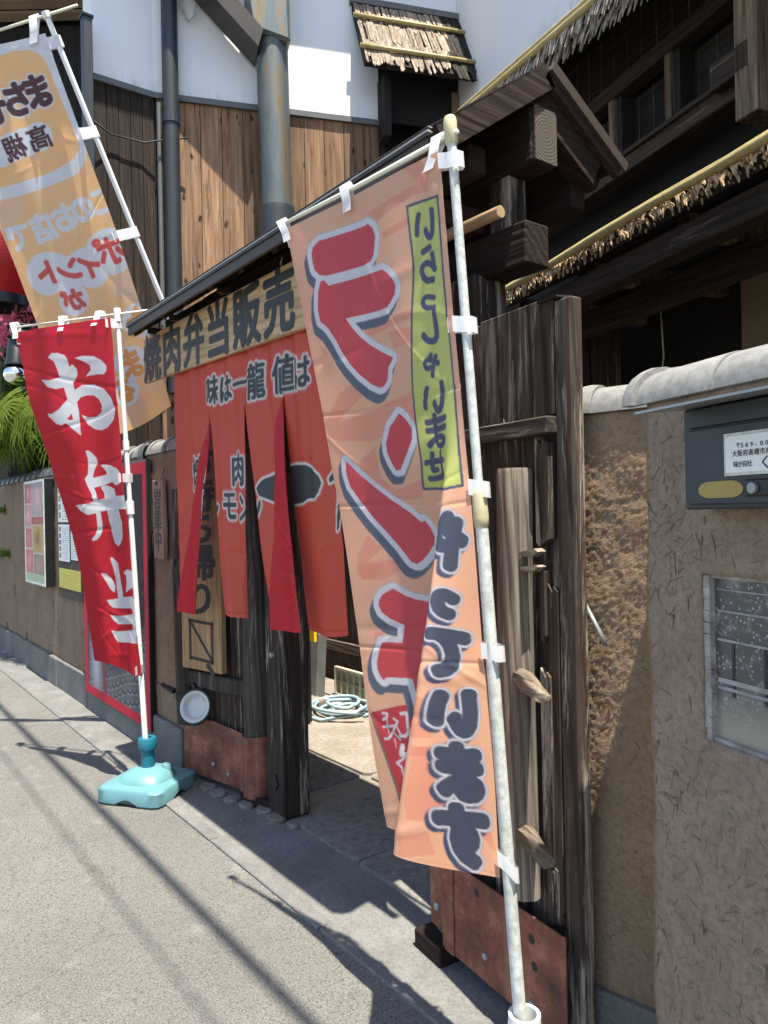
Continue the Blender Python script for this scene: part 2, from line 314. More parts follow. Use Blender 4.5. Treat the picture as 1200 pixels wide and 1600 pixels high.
def lettering(name, items, fmap, mat, parent, bold=.02, kind=None):
    """flat brush lettering: each stroke widened by overlaid copies, every copy a hair further out"""
    mb = MB()
    for ch, x, y, hx, hy in items:
        v, t = glyph_n(ch, 0)
        for k in range(9 if bold > .02 else 5):
            dx, dy = (0, 0) if k == 0 else (bold * 2 * math.cos(k * math.pi / (4 if bold > .02 else 2)), bold * 2 * math.sin(k * math.pi / (4 if bold > .02 else 2)))
            pts = [Vector(fmap(x + (a + dx) * hx, y - (b + dy) * hy)) for a, b in v]
            nn = (Vector(fmap(x + .1, y)) - Vector(fmap(x, y))).cross(Vector(fmap(x, y + .1)) - Vector(fmap(x, y))).normalized() * (k * .00006)
            mb.add([p + nn for p in pts], [tuple(q) for q in t])
    o = part(name, mb, mat, parent); o['kind'] = 'stuff'; return o
def poly_mask(P, H, Wd, ss=2):
    P = np.array(P, float); xs = (np.arange(Wd * ss) + .5) / (Wd * ss); ys = (np.arange(H * ss) + .5) / (H * ss); m = np.zeros((H * ss, Wd * ss), bool)
    j0 = max(int(P[:, 1].min() * H * ss) - 1, 0); j1 = min(int(P[:, 1].max() * H * ss) + 2, H * ss)
    i0 = max(int(P[:, 0].min() * Wd * ss) - 1, 0); i1 = min(int(P[:, 0].max() * Wd * ss) + 2, Wd * ss)
    if j1 <= j0 or i1 <= i0: return np.zeros((H, Wd))
    X, Y = np.meshgrid(xs[i0:i1], ys[j0:j1]); q = np.zeros(X.shape, bool)
    for (xa, ya), (xb, yb) in zip(P, np.roll(P, -1, 0)):
        if ya != yb: q ^= ((ya > Y) != (yb > Y)) & (X < (xb - xa) * (Y - ya) / (yb - ya) + xa)
    m[j0:j1, i0:i1] = q; return m.reshape(H, ss, Wd, ss).mean((1, 3))
def tri_mask(T, H, Wd, ss=2):
    m = np.zeros((H * ss, Wd * ss), bool); T = T * np.array([Wd * ss, H * ss])
    for a, b, c in T:
        x0 = max(int(min(a[0], b[0], c[0])), 0); x1 = min(int(max(a[0], b[0], c[0])) + 2, Wd * ss)
        y0 = max(int(min(a[1], b[1], c[1])), 0); y1 = min(int(max(a[1], b[1], c[1])) + 2, H * ss)
        if x1 <= x0 or y1 <= y0: continue
        X = np.arange(x0, x1)[None] + .5; Y = np.arange(y0, y1)[:, None] + .5
        e = [(q[0] - p[0]) * (Y - p[1]) - (q[1] - p[1]) * (X - p[0]) for p, q in ((a, b), (b, c), (c, a))]
        m[y0:y1, x0:x1] |= ((e[0] >= 0) & (e[1] >= 0) & (e[2] >= 0)) | ((e[0] <= 0) & (e[1] <= 0) & (e[2] <= 0))
    return m.reshape(H, ss, Wd, ss).mean((1, 3))
def quad_mask(items, H, Wd, bold, mir=False):
    T = []
    for it in items:
        ch, u, v, au, av, bu, bv = it[:7]; g, t = glyph_n(ch, bold); gx = -g[:, 0] if mir else g[:, 0]
        q = np.c_[u + gx * au + g[:, 1] * bu, v + gx * av + g[:, 1] * bv]; T.append(q[t])
    return tri_mask(np.concatenate(T), H, Wd) if T else np.zeros((H, Wd))
def dil(m, rx, ry):
    o = m.copy(); H, Wd = m.shape
    for j in range(-int(math.ceil(ry)), int(math.ceil(ry)) + 1):
        for i in range(-int(math.ceil(rx)), int(math.ceil(rx)) + 1):
            d = math.hypot(i / max(rx, 1e-6), j / max(ry, 1e-6)); w = min(1, max(0, (1.0 - d) * max(rx, ry) + .5))
            if w <= 0: continue
            a = m[max(-j, 0):H - max(j, 0), max(-i, 0):Wd - max(i, 0)] * w
            q = o[max(j, 0):H - max(-j, 0), max(i, 0):Wd - max(-i, 0)]; np.maximum(q, a, out=q)
    return o
def shift(m, dx, dy):
    o = np.zeros_like(m); H, Wd = m.shape
    o[max(dy, 0):H - max(-dy, 0), max(dx, 0):Wd - max(-dx, 0)] = m[max(-dy, 0):H - max(dy, 0), max(-dx, 0):Wd - max(dx, 0)]; return o
def over(img, m, c): img[:] = img * (1 - m[..., None]) + np.array(c) * m[..., None]
def smooth_noise(H, Wd, seed, n=14, fmax=6, aspect=1):
    r = np.random.default_rng(seed); X, Y = np.meshgrid(np.linspace(0, 1, Wd), np.linspace(0, 1, H)); o = np.zeros((H, Wd))
    for _ in range(n):
        fx = r.uniform(-fmax, fmax); fy = r.uniform(-fmax, fmax) * aspect
        o += np.sin(2 * math.pi * (fx * X + fy * Y) + r.uniform(0, 6.3)) / (1 + .35 * math.hypot(fx, fy / aspect))
    return o / math.sqrt(n)
def creases(H, Wd, seed, n, amp, asp):
    r = np.random.default_rng(seed); X, Y = np.meshgrid(np.linspace(0, 1, Wd), np.linspace(0, asp, H)); o = np.zeros((H, Wd))
    for _ in range(n):
        cx, cy = r.uniform(0, 1), r.uniform(0, asp); a = r.normal(0, .5) if r.random() < .7 else r.uniform(-1.5, 1.5); l = r.uniform(.12, .5); w = r.uniform(.008, .03)
        s = (X - cx) * math.cos(a) + (Y - cy) * math.sin(a); d = -(X - cx) * math.sin(a) + (Y - cy) * math.cos(a) + r.uniform(-.6, .6) * s * s
        o += r.choice([-1, 1]) * amp * r.uniform(.3, 1) * np.exp(-(d / w) ** 2 - (s / l) ** 4)
    return o
def grid_mesh(name, g, img, mat, parent, wrinkle=None):
    H, Wd = g.shape[:2]
    if wrinkle is not None:
        n = np.cross(np.gradient(g, axis=1), np.gradient(g, axis=0)); n /= np.linalg.norm(n, axis=2, keepdims=True) + 1e-9; g = g + n * wrinkle[..., None]
    g = g - np.array(ORG.get(parent, (0, 0, 0))); me = bpy.data.meshes.new(name); me.vertices.add(H * Wd)
    me.vertices.foreach_set('co', g.reshape(-1).astype(np.float32))
    i = np.arange(H * Wd).reshape(H, Wd); q = np.stack([i[:-1, :-1], i[1:, :-1], i[1:, 1:], i[:-1, 1:]], -1).reshape(-1, 4); nf = len(q)
    me.loops.add(nf * 4); me.loops.foreach_set('vertex_index', q.reshape(-1).astype(np.int32)); me.polygons.add(nf)
    me.polygons.foreach_set('loop_start', np.arange(0, nf * 4, 4, dtype=np.int32)); me.polygons.foreach_set('use_smooth', np.ones(nf, bool))
    me.update(calc_edges=True)
    if img is not None:
        a = me.color_attributes.new('Col', 'FLOAT_COLOR', 'POINT'); a.data.foreach_set('color', np.concatenate([img, np.ones((H, Wd, 1))], 2).reshape(-1).astype(np.float32))
    me.materials.append(M[mat] if isinstance(mat, str) else mat); o = bpy.data.objects.new(name, me); C.objects.link(o)
    if parent: o.parent = parent
    return o
M['flag'] = cloth_mat('printed flag polyester', .48); M['noren'] = cloth_mat('dyed curtain cotton', .25, back=(.52, .008, .02)); M['print'] = None  # curtain reverse set deeper red to paint shade on its flaps
def printed(name, rough=.5):
    t = NT(name); a = t.n('Attribute'); a.attribute_name = 'Col'; t.col(a.outputs['Color']); return t.set(.75, spec=.15)
M['print'] = printed('printed sheet')
def herm(xs,P,x):
    xs=np.asarray(xs,float);P=np.asarray(P,float);x=np.asarray(x,float)
    m=np.zeros_like(P)
    m[1:-1]=(P[2:]-P[:-2])/(xs[2:]-xs[:-2]).reshape((-1,)+(1,)*(P.ndim-1))
    m[0]=(P[1]-P[0])/(xs[1]-xs[0]);m[-1]=(P[-1]-P[-2])/(xs[-1]-xs[-2])
    i=np.clip(np.searchsorted(xs,x,side='right')-1,0,len(xs)-2)
    h=(xs[i+1]-xs[i]);t=(x-xs[i])/h
    sh=(-1,)+(1,)*(P.ndim-1);t=t.reshape(sh);h=h.reshape(sh)
    return P[i]*(2*t**3-3*t**2+1)+P[i+1]*(3*t**2-2*t**3)+m[i]*h*(t**3-2*t**2+t)+m[i+1]*h*(t**3-t**2)
def cloth(vr,ctrl,nu,nv):
    """grid [nv,nu,3] of a hanging cloth from control rows (v) of control points"""
    v=np.linspace(0,1,nv);R=herm(vr,ctrl,v)
    K=R.shape[1];out=np.zeros((nv,nu,3));k=np.arange(K)
    f=np.linspace(0,K-1,80)
    for j in range(nv):
        q=R[j];d=np.r_[0,np.cumsum(np.linalg.norm(np.diff(q,axis=0),axis=1)**.7+1e-5)]
        s=herm(d,q,np.linspace(0,d[-1],90))
        L=np.r_[0,np.cumsum(np.linalg.norm(np.diff(s,axis=0),axis=1))]
        L/=L[-1];uu=np.linspace(0,1,nu)
        for c in range(3): out[j,:,c]=np.interp(uu,L,s[:,c])
    return out
# ------------------------------------------------------------------ cloth shapes and print outlines (cloth u, v)
WD = {"OR":[[0,0.2,0.33,0.42,0.5,0.6,0.72,0.86,1],[[[-2.0022,1.1673,2.336],[-1.7979,1.2044,2.3486],[-1.6,1.2332,2.3559],[-1.499,1.2501,2.3618],[-1.3835,1.2532,2.3569]],[[-1.9483,1.205,1.9777],[-1.7622,1.2347,1.9898],[-1.5631,1.2486,2.0068],[-1.4634,1.2639,2.0192],[-1.3636,1.2629,2.0232]],[[-1.9066,1.2268,1.7569],[-1.7343,1.2549,1.7642],[-1.537,1.2663,1.7828],[-1.4318,1.2724,1.7978],[-1.3509,1.2713,1.8056]],[[-1.8836,1.2405,1.5934],[-1.6955,1.2727,1.6008],[-1.4905,1.2943,1.6147],[-1.3862,1.2662,1.6216],[-1.3396,1.2779,1.6371]],[[-1.8616,1.2528,1.4526],[-1.6591,1.2875,1.4642],[-1.4579,1.3206,1.4704],[-1.3838,1.2364,1.4743],[-1.3327,1.287,1.4903]],[[-1.8297,1.2616,1.2695],[-1.6258,1.2982,1.2869],[-1.4729,1.3339,1.2872],[-1.3806,1.1993,1.3007],[-1.3262,1.2955,1.31]],[[-1.7974,1.271,1.0515],[-1.6319,1.3068,1.0689],[-1.503,1.3274,1.0695],[-1.3782,1.1612,1.1084],[-1.3181,1.3061,1.1026]],[[-1.7487,1.269,0.7963],[-1.6561,1.2915,0.8039],[-1.5347,1.3023,0.8126],[-1.3874,1.1244,0.877],[-1.3032,1.3174,0.841]],[[-1.6916,1.2779,0.5469],[-1.6535,1.2783,0.5502],[-1.5543,1.2601,0.5655],[-1.4032,1.0871,0.6228],[-1.2928,1.3228,0.5382]]]],"RE":[[0,0.25,0.5,0.75,1],[[[-4.4705,0.8649,2.4797],[-4.2818,0.9806,2.4839],[-4.093,1.0964,2.487],[-3.8942,1.2088,2.4862]],[[-4.4272,0.9547,2.0033],[-4.2036,1.0502,1.9943],[-4.0577,1.1592,2.0083],[-3.8755,1.2332,2.0346]],[[-4.3655,1.0687,1.5644],[-4.1462,1.1255,1.5582],[-4.0423,1.2124,1.5652],[-3.8609,1.2524,1.583]],[[-4.3247,1.1553,1.1255],[-4.1304,1.1793,1.1176],[-4.0329,1.2578,1.1076],[-3.8323,1.2735,1.1289]],[[-4.3284,1.2164,0.6433],[-4.1186,1.2278,0.6588],[-4.032,1.2754,0.6376],[-3.7964,1.2876,0.6265]]]],"LB":[[0,0.3,0.6,1],[[[-4.9947,0.54,4.1234],[-4.8135,0.7117,4.1458],[-4.6349,0.8802,4.1672],[-4.4521,1.0541,4.1948]],[[-4.9818,0.7549,3.5576],[-4.7479,0.9299,3.541],[-4.6411,1.1031,3.5955],[-4.4586,1.2435,3.6663]],[[-4.9948,1.0018,2.9621],[-4.7776,1.1549,2.9392],[-4.7005,1.3221,2.9878],[-4.4919,1.4638,3.1033]],[[-4.9966,1.3625,1.8962],[-4.7806,1.4809,1.9606],[-4.7233,1.6551,2.0415],[-4.5295,1.7775,2.1494]]]]}
PR = json.loads('{"OR":{"ra1":[[0.16,0.05],[0.205,0.0444],[0.2325,0.0456],[0.5125,0.0556],[0.5325,0.0544],[0.56,0.0644],[0.57,0.08],[0.545,0.1056],[0.5125,0.1133],[0.4675,0.1144],[0.2125,0.1044],[0.17,0.0989],[0.1425,0.0878],[0.1375,0.0733],[0.14,0.06]],"ra2":[[0.1675,0.1089],[0.1925,0.11],[0.2175,0.1211],[0.59,0.1344],[0.6225,0.1444],[0.655,0.1589],[0.665,0.17],[0.6525,0.1811],[0.62,0.19],[0.585,0.1956],[0.5375,0.1944],[0.2925,0.1833],[0.3275,0.2033],[0.3725,0.2222],[0.4325,0.2411],[0.505,0.2589],[0.5825,0.2756],[0.5375,0.2878],[0.515,0.3067],[0.485,0.3133],[0.455,0.3144],[0.395,0.3033],[0.3225,0.2822],[0.2675,0.26],[0.2275,0.2378],[0.2,0.2133],[0.16,0.1889],[0.1125,0.1722],[0.1125,0.1533],[0.1375,0.1256]],"n1":[[0.555,0.36],[0.59,0.37],[0.62,0.3856],[0.6025,0.4011],[0.5525,0.4178],[0.48,0.4422],[0.4525,0.4422],[0.4375,0.4322],[0.42,0.4122],[0.425,0.3978],[0.4725,0.3756]],"n2":[[0.11,0.4144],[0.175,0.4356],[0.265,0.4622],[0.3625,0.49],[0.445,0.51],[0.4925,0.5267],[0.5125,0.5233],[0.53,0.5333],[0.54,0.5478],[0.5225,0.56],[0.4775,0.5744],[0.4375,0.5856],[0.405,0.5911],[0.38,0.5878],[0.3375,0.5644],[0.2825,0.5411],[0.2125,0.5133],[0.1525,0.4844],[0.1075,0.4589],[0.0975,0.4356]],"chi":[[0.25,0.6289],[0.3125,0.6411],[0.3575,0.6456],[0.4475,0.6489],[0.4275,0.69],[0.385,0.6933],[0.33,0.7633],[0.51,0.7922],[0.3725,0.8211],[0.305,0.8256],[0.285,0.8067],[0.2675,0.7667],[0.1325,0.7678],[0.115,0.7722],[0.1,0.7667],[0.0875,0.7556],[0.09,0.7433],[0.1125,0.7256],[0.135,0.7133],[0.1575,0.7133],[0.245,0.7144],[0.2725,0.6867],[0.2,0.6767],[0.16,0.6656],[0.15,0.6544],[0.1575,0.6467],[0.1825,0.6378]],"box":[[0.0225,0.8222],[0.22,0.8056],[0.2625,0.84],[0.245,0.9244],[0.16,0.96],[0.125,0.9567],[0.0825,0.9011]],"yel":[[0.7725,0.0578],[0.97,0.0644],[0.9625,0.2011],[0.93,0.38],[0.9225,0.4278],[0.9125,0.4878],[0.5625,0.4778],[0.62,0.4333],[0.775,0.1556]],"small":[["い",0.8725,0.1,0.0606,0.0029,0.0004,0.0258],["ら",0.8675,0.1611,0.0575,0.0024,0.0003,0.0277],["っ",0.85,0.2122,0.0491,0.0019,-0.0002,0.0169],["し",0.8475,0.2533,0.0621,0.0022,-0.0009,0.027],["ゃ",0.825,0.3078,0.0541,0.0018,0.0005,0.0191],["い",0.82,0.3567,0.0792,0.002,-0.0004,0.0217],["ま",0.8025,0.4,0.107,0.0011,-0.0124,0.0208],["せ",0.725,0.4456,0.0909,-0.0011,-0.0317,0.02]],"big":[["や",0.8925,0.5611,0.0683,0.0057,0.0036,0.0462],["っ",0.865,0.6433,0.0546,0.0034,0.0011,0.0349],["て",0.86,0.7222,0.0881,0.0035,0.0012,0.0421],["い",0.8575,0.8056,0.1016,0.0017,0.0005,0.0402],["ま",0.8625,0.8833,0.1117,-0.0003,0.003,0.0388],["す",0.855,0.9589,0.1154,-0.0022,0.0045,0.0395]],"ink":[[[[0.085,0.8222],[0.11,0.8222],[0.105,0.8278],[0.0825,0.8322]],0.0065],[[[0.1025,0.8311],[0.1025,0.8511]],0.0033],[[[0.0775,0.8433],[0.1525,0.8389]],0.006],[[[0.1425,0.8289],[0.1625,0.8322],[0.1275,0.8489],[0.1,0.86],[0.0775,0.8611]],0.006],[[[0.1275,0.8489],[0.1625,0.8589]],0.0056],[[[0.1325,0.8589],[0.135,0.8722]],0.0023],[[[0.185,0.82],[0.215,0.8178],[0.21,0.8467],[0.1925,0.8522],[0.165,0.8533]],0.0079],[[[0.15,0.8378],[0.1675,0.8489]],0.0047],[[[0.17,0.8678],[0.155,0.8811],[0.1925,0.88]],0.0121],[[[0.13,0.8967],[0.15,0.9],[0.1625,0.92]],0.0074],[[[0.125,0.8956],[0.1875,0.8822],[0.1925,0.8878]],0.0056]],"swirl":[[[0.7675,0.0],[0.88,0.0],[0.9275,0.02],[0.915,0.0533],[0.8075,0.0478],[0.6,0.0578],[0.5275,0.0389],[0.6925,0.0344],[0.8525,0.0333],[0.795,0.0056]],[[0.6125,0.08],[0.815,0.0756],[0.81,0.0878],[0.63,0.09]],[[0.39,0.2167],[0.76,0.2133],[0.765,0.2267],[0.455,0.2278]],[[0.5725,0.2344],[0.7575,0.2411],[0.7525,0.2633],[0.6,0.2633]],[[0.0125,0.3478],[0.1475,0.3033],[0.255,0.2933],[0.335,0.3144],[0.1675,0.3378],[0.11,0.3511],[0.72,0.3333],[0.675,0.38],[0.32,0.39],[0.11,0.3833],[0.0175,0.3722]],[[0.9425,0.3411],[0.97,0.3544],[0.97,0.3778],[0.93,0.3911]],[[0.0675,0.2111],[0.1,0.2167],[0.1225,0.2322],[0.0925,0.2278]],[[0.2,0.42],[0.35,0.3989],[0.335,0.4489],[0.4125,0.4733],[0.5925,0.46],[0.5425,0.4911],[0.3525,0.49],[0.245,0.4489]],[[0.16,0.5411],[0.2325,0.5656],[0.1275,0.5844],[0.3025,0.5844],[0.3275,0.6],[0.205,0.6144],[0.0875,0.6122],[0.0525,0.5956],[0.075,0.57]],[[0.075,0.5856],[0.2225,0.5889],[0.1575,0.6111],[0.0775,0.6122],[0.0475,0.6011]],[[0.1,0.6978],[0.16,0.6956],[0.095,0.73]],[[0.6625,0.7833],[0.755,0.7878],[0.7575,0.8422],[0.6025,0.8456]],[[0.6825,0.8556],[0.7725,0.8544],[0.7675,0.8656],[0.6725,0.8689]],[[0.695,0.8556],[0.7475,0.8533],[0.7525,0.8978],[0.83,0.92],[0.8975,0.9156],[0.9425,0.9144],[0.99,0.9722],[0.94,0.9578],[0.7575,0.9456],[0.635,0.95],[0.6375,0.9233]],[[0.595,0.9733],[0.71,0.9589],[0.73,0.9844],[0.5875,0.9989]]]},"RE":{"w":[[[0.3175,0.0822],[0.3625,0.0722],[0.4225,0.0733],[0.49,0.0822],[0.5125,0.0944],[0.515,0.1156],[0.5525,0.11],[0.585,0.1222],[0.5875,0.1378],[0.5625,0.1489],[0.5275,0.1578],[0.535,0.1789],[0.615,0.1689],[0.7375,0.1744],[0.8475,0.1944],[0.9275,0.2256],[0.9625,0.2622],[0.925,0.2889],[0.835,0.3033],[0.745,0.3056],[0.6725,0.2978],[0.615,0.2811],[0.58,0.2578],[0.5725,0.25],[0.6275,0.2611],[0.71,0.2633],[0.78,0.2544],[0.795,0.2378],[0.7725,0.2178],[0.72,0.2033],[0.6525,0.1989],[0.585,0.2011],[0.545,0.2122],[0.55,0.2444],[0.5325,0.31],[0.4725,0.29],[0.405,0.2678],[0.355,0.2733],[0.28,0.2667],[0.205,0.2444],[0.195,0.2367],[0.255,0.2378],[0.3475,0.2267],[0.455,0.2011],[0.4325,0.1678],[0.3425,0.1689],[0.255,0.1611],[0.2025,0.14],[0.285,0.1433],[0.4025,0.1389],[0.3925,0.1178],[0.3725,0.0944]],[[0.5925,0.0944],[0.6725,0.0922],[0.7825,0.0989],[0.86,0.1144],[0.91,0.1333],[0.905,0.1478],[0.87,0.1544],[0.7825,0.1489],[0.6675,0.1478],[0.7325,0.1333],[0.7325,0.1211],[0.6775,0.1089]],[[0.54,0.3578],[0.5625,0.3556],[0.5975,0.3667],[0.63,0.3844],[0.63,0.3978],[0.585,0.4189],[0.555,0.4411],[0.7175,0.4378],[0.73,0.4322],[0.69,0.4167],[0.6525,0.4056],[0.7175,0.4078],[0.8125,0.4156],[0.915,0.43],[0.9625,0.4467],[0.9725,0.4622],[0.9375,0.4744],[0.8625,0.4767],[0.805,0.4633],[0.55,0.4711],[0.5625,0.4844],[0.5675,0.5089],[0.655,0.5067],[0.6525,0.49],[0.6225,0.4733],[0.65,0.4678],[0.7325,0.4722],[0.8275,0.4844],[0.8375,0.5067],[1.0,0.5111],[1.0,0.5233],[1.0,0.5511],[0.85,0.5456],[0.8725,0.5856],[0.8675,0.6111],[0.845,0.6311],[0.7725,0.6467],[0.72,0.65],[0.67,0.6389],[0.6575,0.6044],[0.6525,0.5722],[0.655,0.5422],[0.5725,0.5433],[0.57,0.5711],[0.5625,0.59],[0.53,0.6122],[0.475,0.6289],[0.425,0.6322],[0.4225,0.6267],[0.475,0.6122],[0.51,0.59],[0.5275,0.5478],[0.4375,0.5522],[0.3525,0.5422],[0.2475,0.5233],[0.4525,0.5178],[0.5225,0.5133],[0.52,0.4922],[0.49,0.4656],[0.4725,0.4422],[0.5125,0.43],[0.5325,0.4067],[0.545,0.3811]],[[0.5725,0.6844],[0.59,0.6789],[0.635,0.6878],[0.685,0.6989],[0.705,0.74],[0.7375,0.78],[0.73,0.7956],[0.9725,0.7956],[1.0,0.8078],[1.0,0.8556],[0.975,0.9167],[0.79,0.9178],[0.5475,0.9256],[0.5125,0.9144],[0.485,0.8967],[0.9225,0.8822],[0.9325,0.8667],[0.57,0.8733],[0.52,0.8667],[0.485,0.8522],[0.7175,0.8467],[0.9525,0.8411],[0.9325,0.8278],[0.855,0.8256],[0.525,0.8278],[0.4925,0.8222],[0.4625,0.8089],[0.6075,0.7989],[0.6175,0.7989],[0.6125,0.7644],[0.5975,0.7167]],[[0.44,0.73],[0.5025,0.73],[0.555,0.7433],[0.5875,0.7644],[0.58,0.7767],[0.5625,0.7833],[0.525,0.7756],[0.49,0.7544]],[[0.7925,0.7278],[0.885,0.72],[1.0,0.7278],[1.0,0.7711],[0.81,0.7833],[0.85,0.7578],[0.855,0.7367]]],"hole":[[0.4275,0.2567],[0.4825,0.2422],[0.485,0.2611],[0.4525,0.2611]]},"LB":{"white":[[0.0,0.0],[1.0,0.0],[1.0,0.2967],[1.0,0.3278],[0.9625,0.36],[0.8575,0.3778],[0.6625,0.3733],[0.1325,0.3956],[0.0,0.4022]],"inner":[[0.0,0.0511],[0.7,0.0233],[0.8275,0.03],[0.8975,0.05],[0.93,0.0767],[0.9525,0.3033],[0.93,0.3267],[0.86,0.3378],[0.7675,0.3389],[0.19,0.36],[0.0,0.3644]],"txt":[["ま",0.78,0.1411,0.1129,-0.0001,0.0079,0.0431,0],["ち",0.59,0.1456,0.1007,-0.0042,0.0083,0.0417,0],["ゼ",0.3825,0.1567,0.1069,-0.0058,0.0113,0.0418,0],["高",0.655,0.2544,0.081,-0.0014,0.0047,0.029,1],["槻",0.45,0.2633,0.0798,-0.0049,0.0052,0.0287,1],["こ",0.9575,0.4778,0.0926,0.0072,0.0067,0.0365,2],["の",0.7775,0.4667,0.0984,0.0068,0.0047,0.0357,2],["お",0.605,0.4656,0.0859,-0.0016,0.0019,0.0342,2],["店",0.4125,0.4811,0.0884,-0.0072,0.001,0.034,2],["で",0.16,0.5,0.1251,-0.0107,0.0013,0.0341,2],["ポ",0.885,0.6,0.1302,0.0107,0.0109,0.0353,3],["イ",0.6575,0.6033,0.0902,0.0033,0.0063,0.0283,3],["ン",0.49,0.5956,0.0919,-0.0059,0.0043,0.0274,3],["ト",0.3025,0.5967,0.1136,-0.0085,0.0053,0.0283,3],["が",0.435,0.6689,0.0773,-0.0051,0.0048,0.0236,3],["た",0.9275,0.7811,0.1177,0.0079,0.0149,0.0337,4],["ま",0.735,0.8556,0.1161,0.0062,0.0135,0.0341,4],["る",0.5975,0.9056,0.083,0.0008,0.0094,0.0279,4]],"circ":[[0.885,0.6,0.2177,0.0387,-0.0747,0.0478,0],[0.6575,0.6033,0.1754,0.025,-0.0638,0.0455,0],[0.48,0.6033,0.1294,0.0064,-0.049,0.0417,0],[0.3025,0.5967,0.2009,0.0035,-0.0771,0.0536,0],[0.435,0.6689,0.1165,0.0052,-0.0429,0.0362,0],[0.65,0.25,0.109,0.0112,-0.0408,0.0354,0],[0.5425,0.2544,0.1054,0.008,-0.039,0.0364,0],[0.4375,0.26,0.1092,0.0066,-0.04,0.037,0],[0.32,0.2678,0.1277,0.0053,-0.0479,0.0378,0],[0.1875,0.2744,0.1418,0.0041,-0.056,0.0388,0],[0.9425,0.78,0.1679,0.0256,-0.0531,0.0337,0],[0.7375,0.8533,0.1603,0.0228,-0.0523,0.0339,0],[0.5975,0.9056,0.1267,0.0146,-0.0415,0.0341,0],[1.0,0.7167,0.1662,0.0259,-0.0528,0.0354,1],[0.875,0.6911,0.1103,0.0181,-0.0363,0.0225,1],[0.145,0.4089,0.1986,0.0021,-0.0867,0.0542,1],[0.0,0.45,0.1934,0.0022,-0.0867,0.0544,1],[1.0,0.6556,0.1161,0.019,-0.0377,0.0257,1],[0.595,0.9533,0.1381,0.0163,-0.0453,0.0375,1],[0.855,0.9244,0.0926,0.0132,-0.0295,0.0183,1],[1.0,0.8844,0.0749,0.0107,-0.0233,0.0155,1]]},"NR":{"bar":[[-2.9472,1.5374],[-2.8801,1.5755],[-2.7542,1.5995],[-2.6485,1.6228],[-2.5734,1.631],[-2.49,1.6231],[-2.422,1.6013],[-2.3788,1.5698],[-2.3635,1.5399],[-2.3812,1.5054],[-2.4152,1.4856],[-2.4952,1.4872],[-2.5553,1.4731],[-2.6548,1.4684],[-2.7335,1.4535],[-2.8417,1.4778],[-2.9265,1.5063]],"no":[[-2.2369,1.6045],[-2.3202,1.552],[-2.3166,1.5328],[-2.273,1.5407],[-2.2562,1.5354],[-2.2634,1.4537],[-2.293,1.3453],[-2.2712,1.3551],[-2.234,1.4533],[-2.2228,1.5342]],"dot":[[-2.2977,1.6908],[-2.2806,1.6847],[-2.2563,1.65],[-2.2861,1.6521]],"txt":[["味",-3.2925,2.0308,0.067],["は",-3.146,2.0192,0.064],["一",-3.0019,2.0217,0.068],["龍",-2.8502,2.0103,0.074],["値",-2.6133,2.0007,0.074],["は",-2.469,1.988,0.064],["焼",-3.4846,1.6436,0.079],["肉",-3.045,1.6274,0.072],["ホ",-3.5007,1.4782,0.07],["ル",-3.3783,1.4672,0.075],["モ",-3.1445,1.4614,0.071],["ン",-2.9832,1.451,0.068]]}}')
TOPS = {"RE": [-3.912, 1.2514, 2.5432], "LBt": [-4.4273, 1.0536, 4.2896], "LBb": [-4.5717, 1.8211, 2.6463]}
# ------------------------------------------------------------------ ground
def sheet(name, x0, y0, x1, y1, z, mat, kind='structure'):
    mb = MB().add([(x0, y0, z), (x1, y0, z), (x1, y1, z), (x0, y1, z)], [(0, 1, 2, 3)]); o = part(name, mb, mat); o['kind'] = kind; return o
sheet('ground', -150, -150, 150, 150, -.03, 'concrete'); sheet('road', -60, -7, 30, 1.385, 0, 'asphalt')
def patch(name, poly, z, mat, d=.05):
    mb = MB().prism(poly, z - d, z, lambda x, y, k: (x, y, k)); o = part(name, mb, mat); o['kind'] = 'structure'; return o
strip = patch('gutter_strip', [(-14, 1.38), (-1.0, 1.395), (.6, 1.395), (.6, 1.8), (-4.0, 1.8), (-14, 1.75)], .008, 'concrete')
for i in range(16):                                      # cast joints of the strip: separate pale kerb lengths along the road edge
    x = -13 + i * .9
    mb = MB().box(x + .004, 1.352, -.05, x + .896, 1.412, .012, .0015); part('kerb_length', mb, 'concrete', strip, own=True, bevel=.004)
yard = patch('courtyard', [(-7, 1.8), (-1.0, 1.8), (-1.0, 6.5), (-7, 6.5)], .004, 'stone')
def slabs(name, parent, x0, x1, y0, y1, sx, sy, mat, top, gap=.003, j=.05):
    nx = max(1, round((x1 - x0) / sx)); ny = max(1, round((y1 - y0) / sy)); gx = np.zeros((ny + 1, nx + 1, 2))
    for b in range(ny + 1):
        for a in range(nx + 1):
            gx[b, a] = (x0 + (x1 - x0) * a / nx + (random.uniform(-j, j) if 0 < a < nx else 0), y0 + (y1 - y0) * b / ny + (random.uniform(-j, j) if 0 < b < ny else 0))
    for b in range(ny):
        off = random.uniform(-.2, .2) * sx
        for a in range(nx):
            q = np.array([gx[b, a], gx[b, a + 1], gx[b + 1, a + 1], gx[b + 1, a]]); c = q.mean(0); q = c + (q - c) * (1 - gap / min(sx, sy) * 2)
            pl = []
            for i in range(4):
                p, r = q[i], q[(i + 1) % 4]; e = (r - p)
                pl += [tuple(p + e * .03 + (c - p) * .01), tuple(p + e * .5 + rng.normal(0, .006, 2)), tuple(p + e * .97 + (c - r) * .01)]
            t = top + random.uniform(-.0015, .0015)
            part(name, MB().prism(pl, -.03, t, lambda x, y, k: (x, y, k + random.uniform(-.001, .001))), mat, parent, own=True, bevel=.0025)
slabs('paving_stone', yard, -6.4, -1.2, 2.34, 5.6, .95, .8, 'stone', .02)
slabs('threshold_slab', yard, -3.02, -1.9, 1.72, 2.33, .58, .6, 'stone_d', .022)
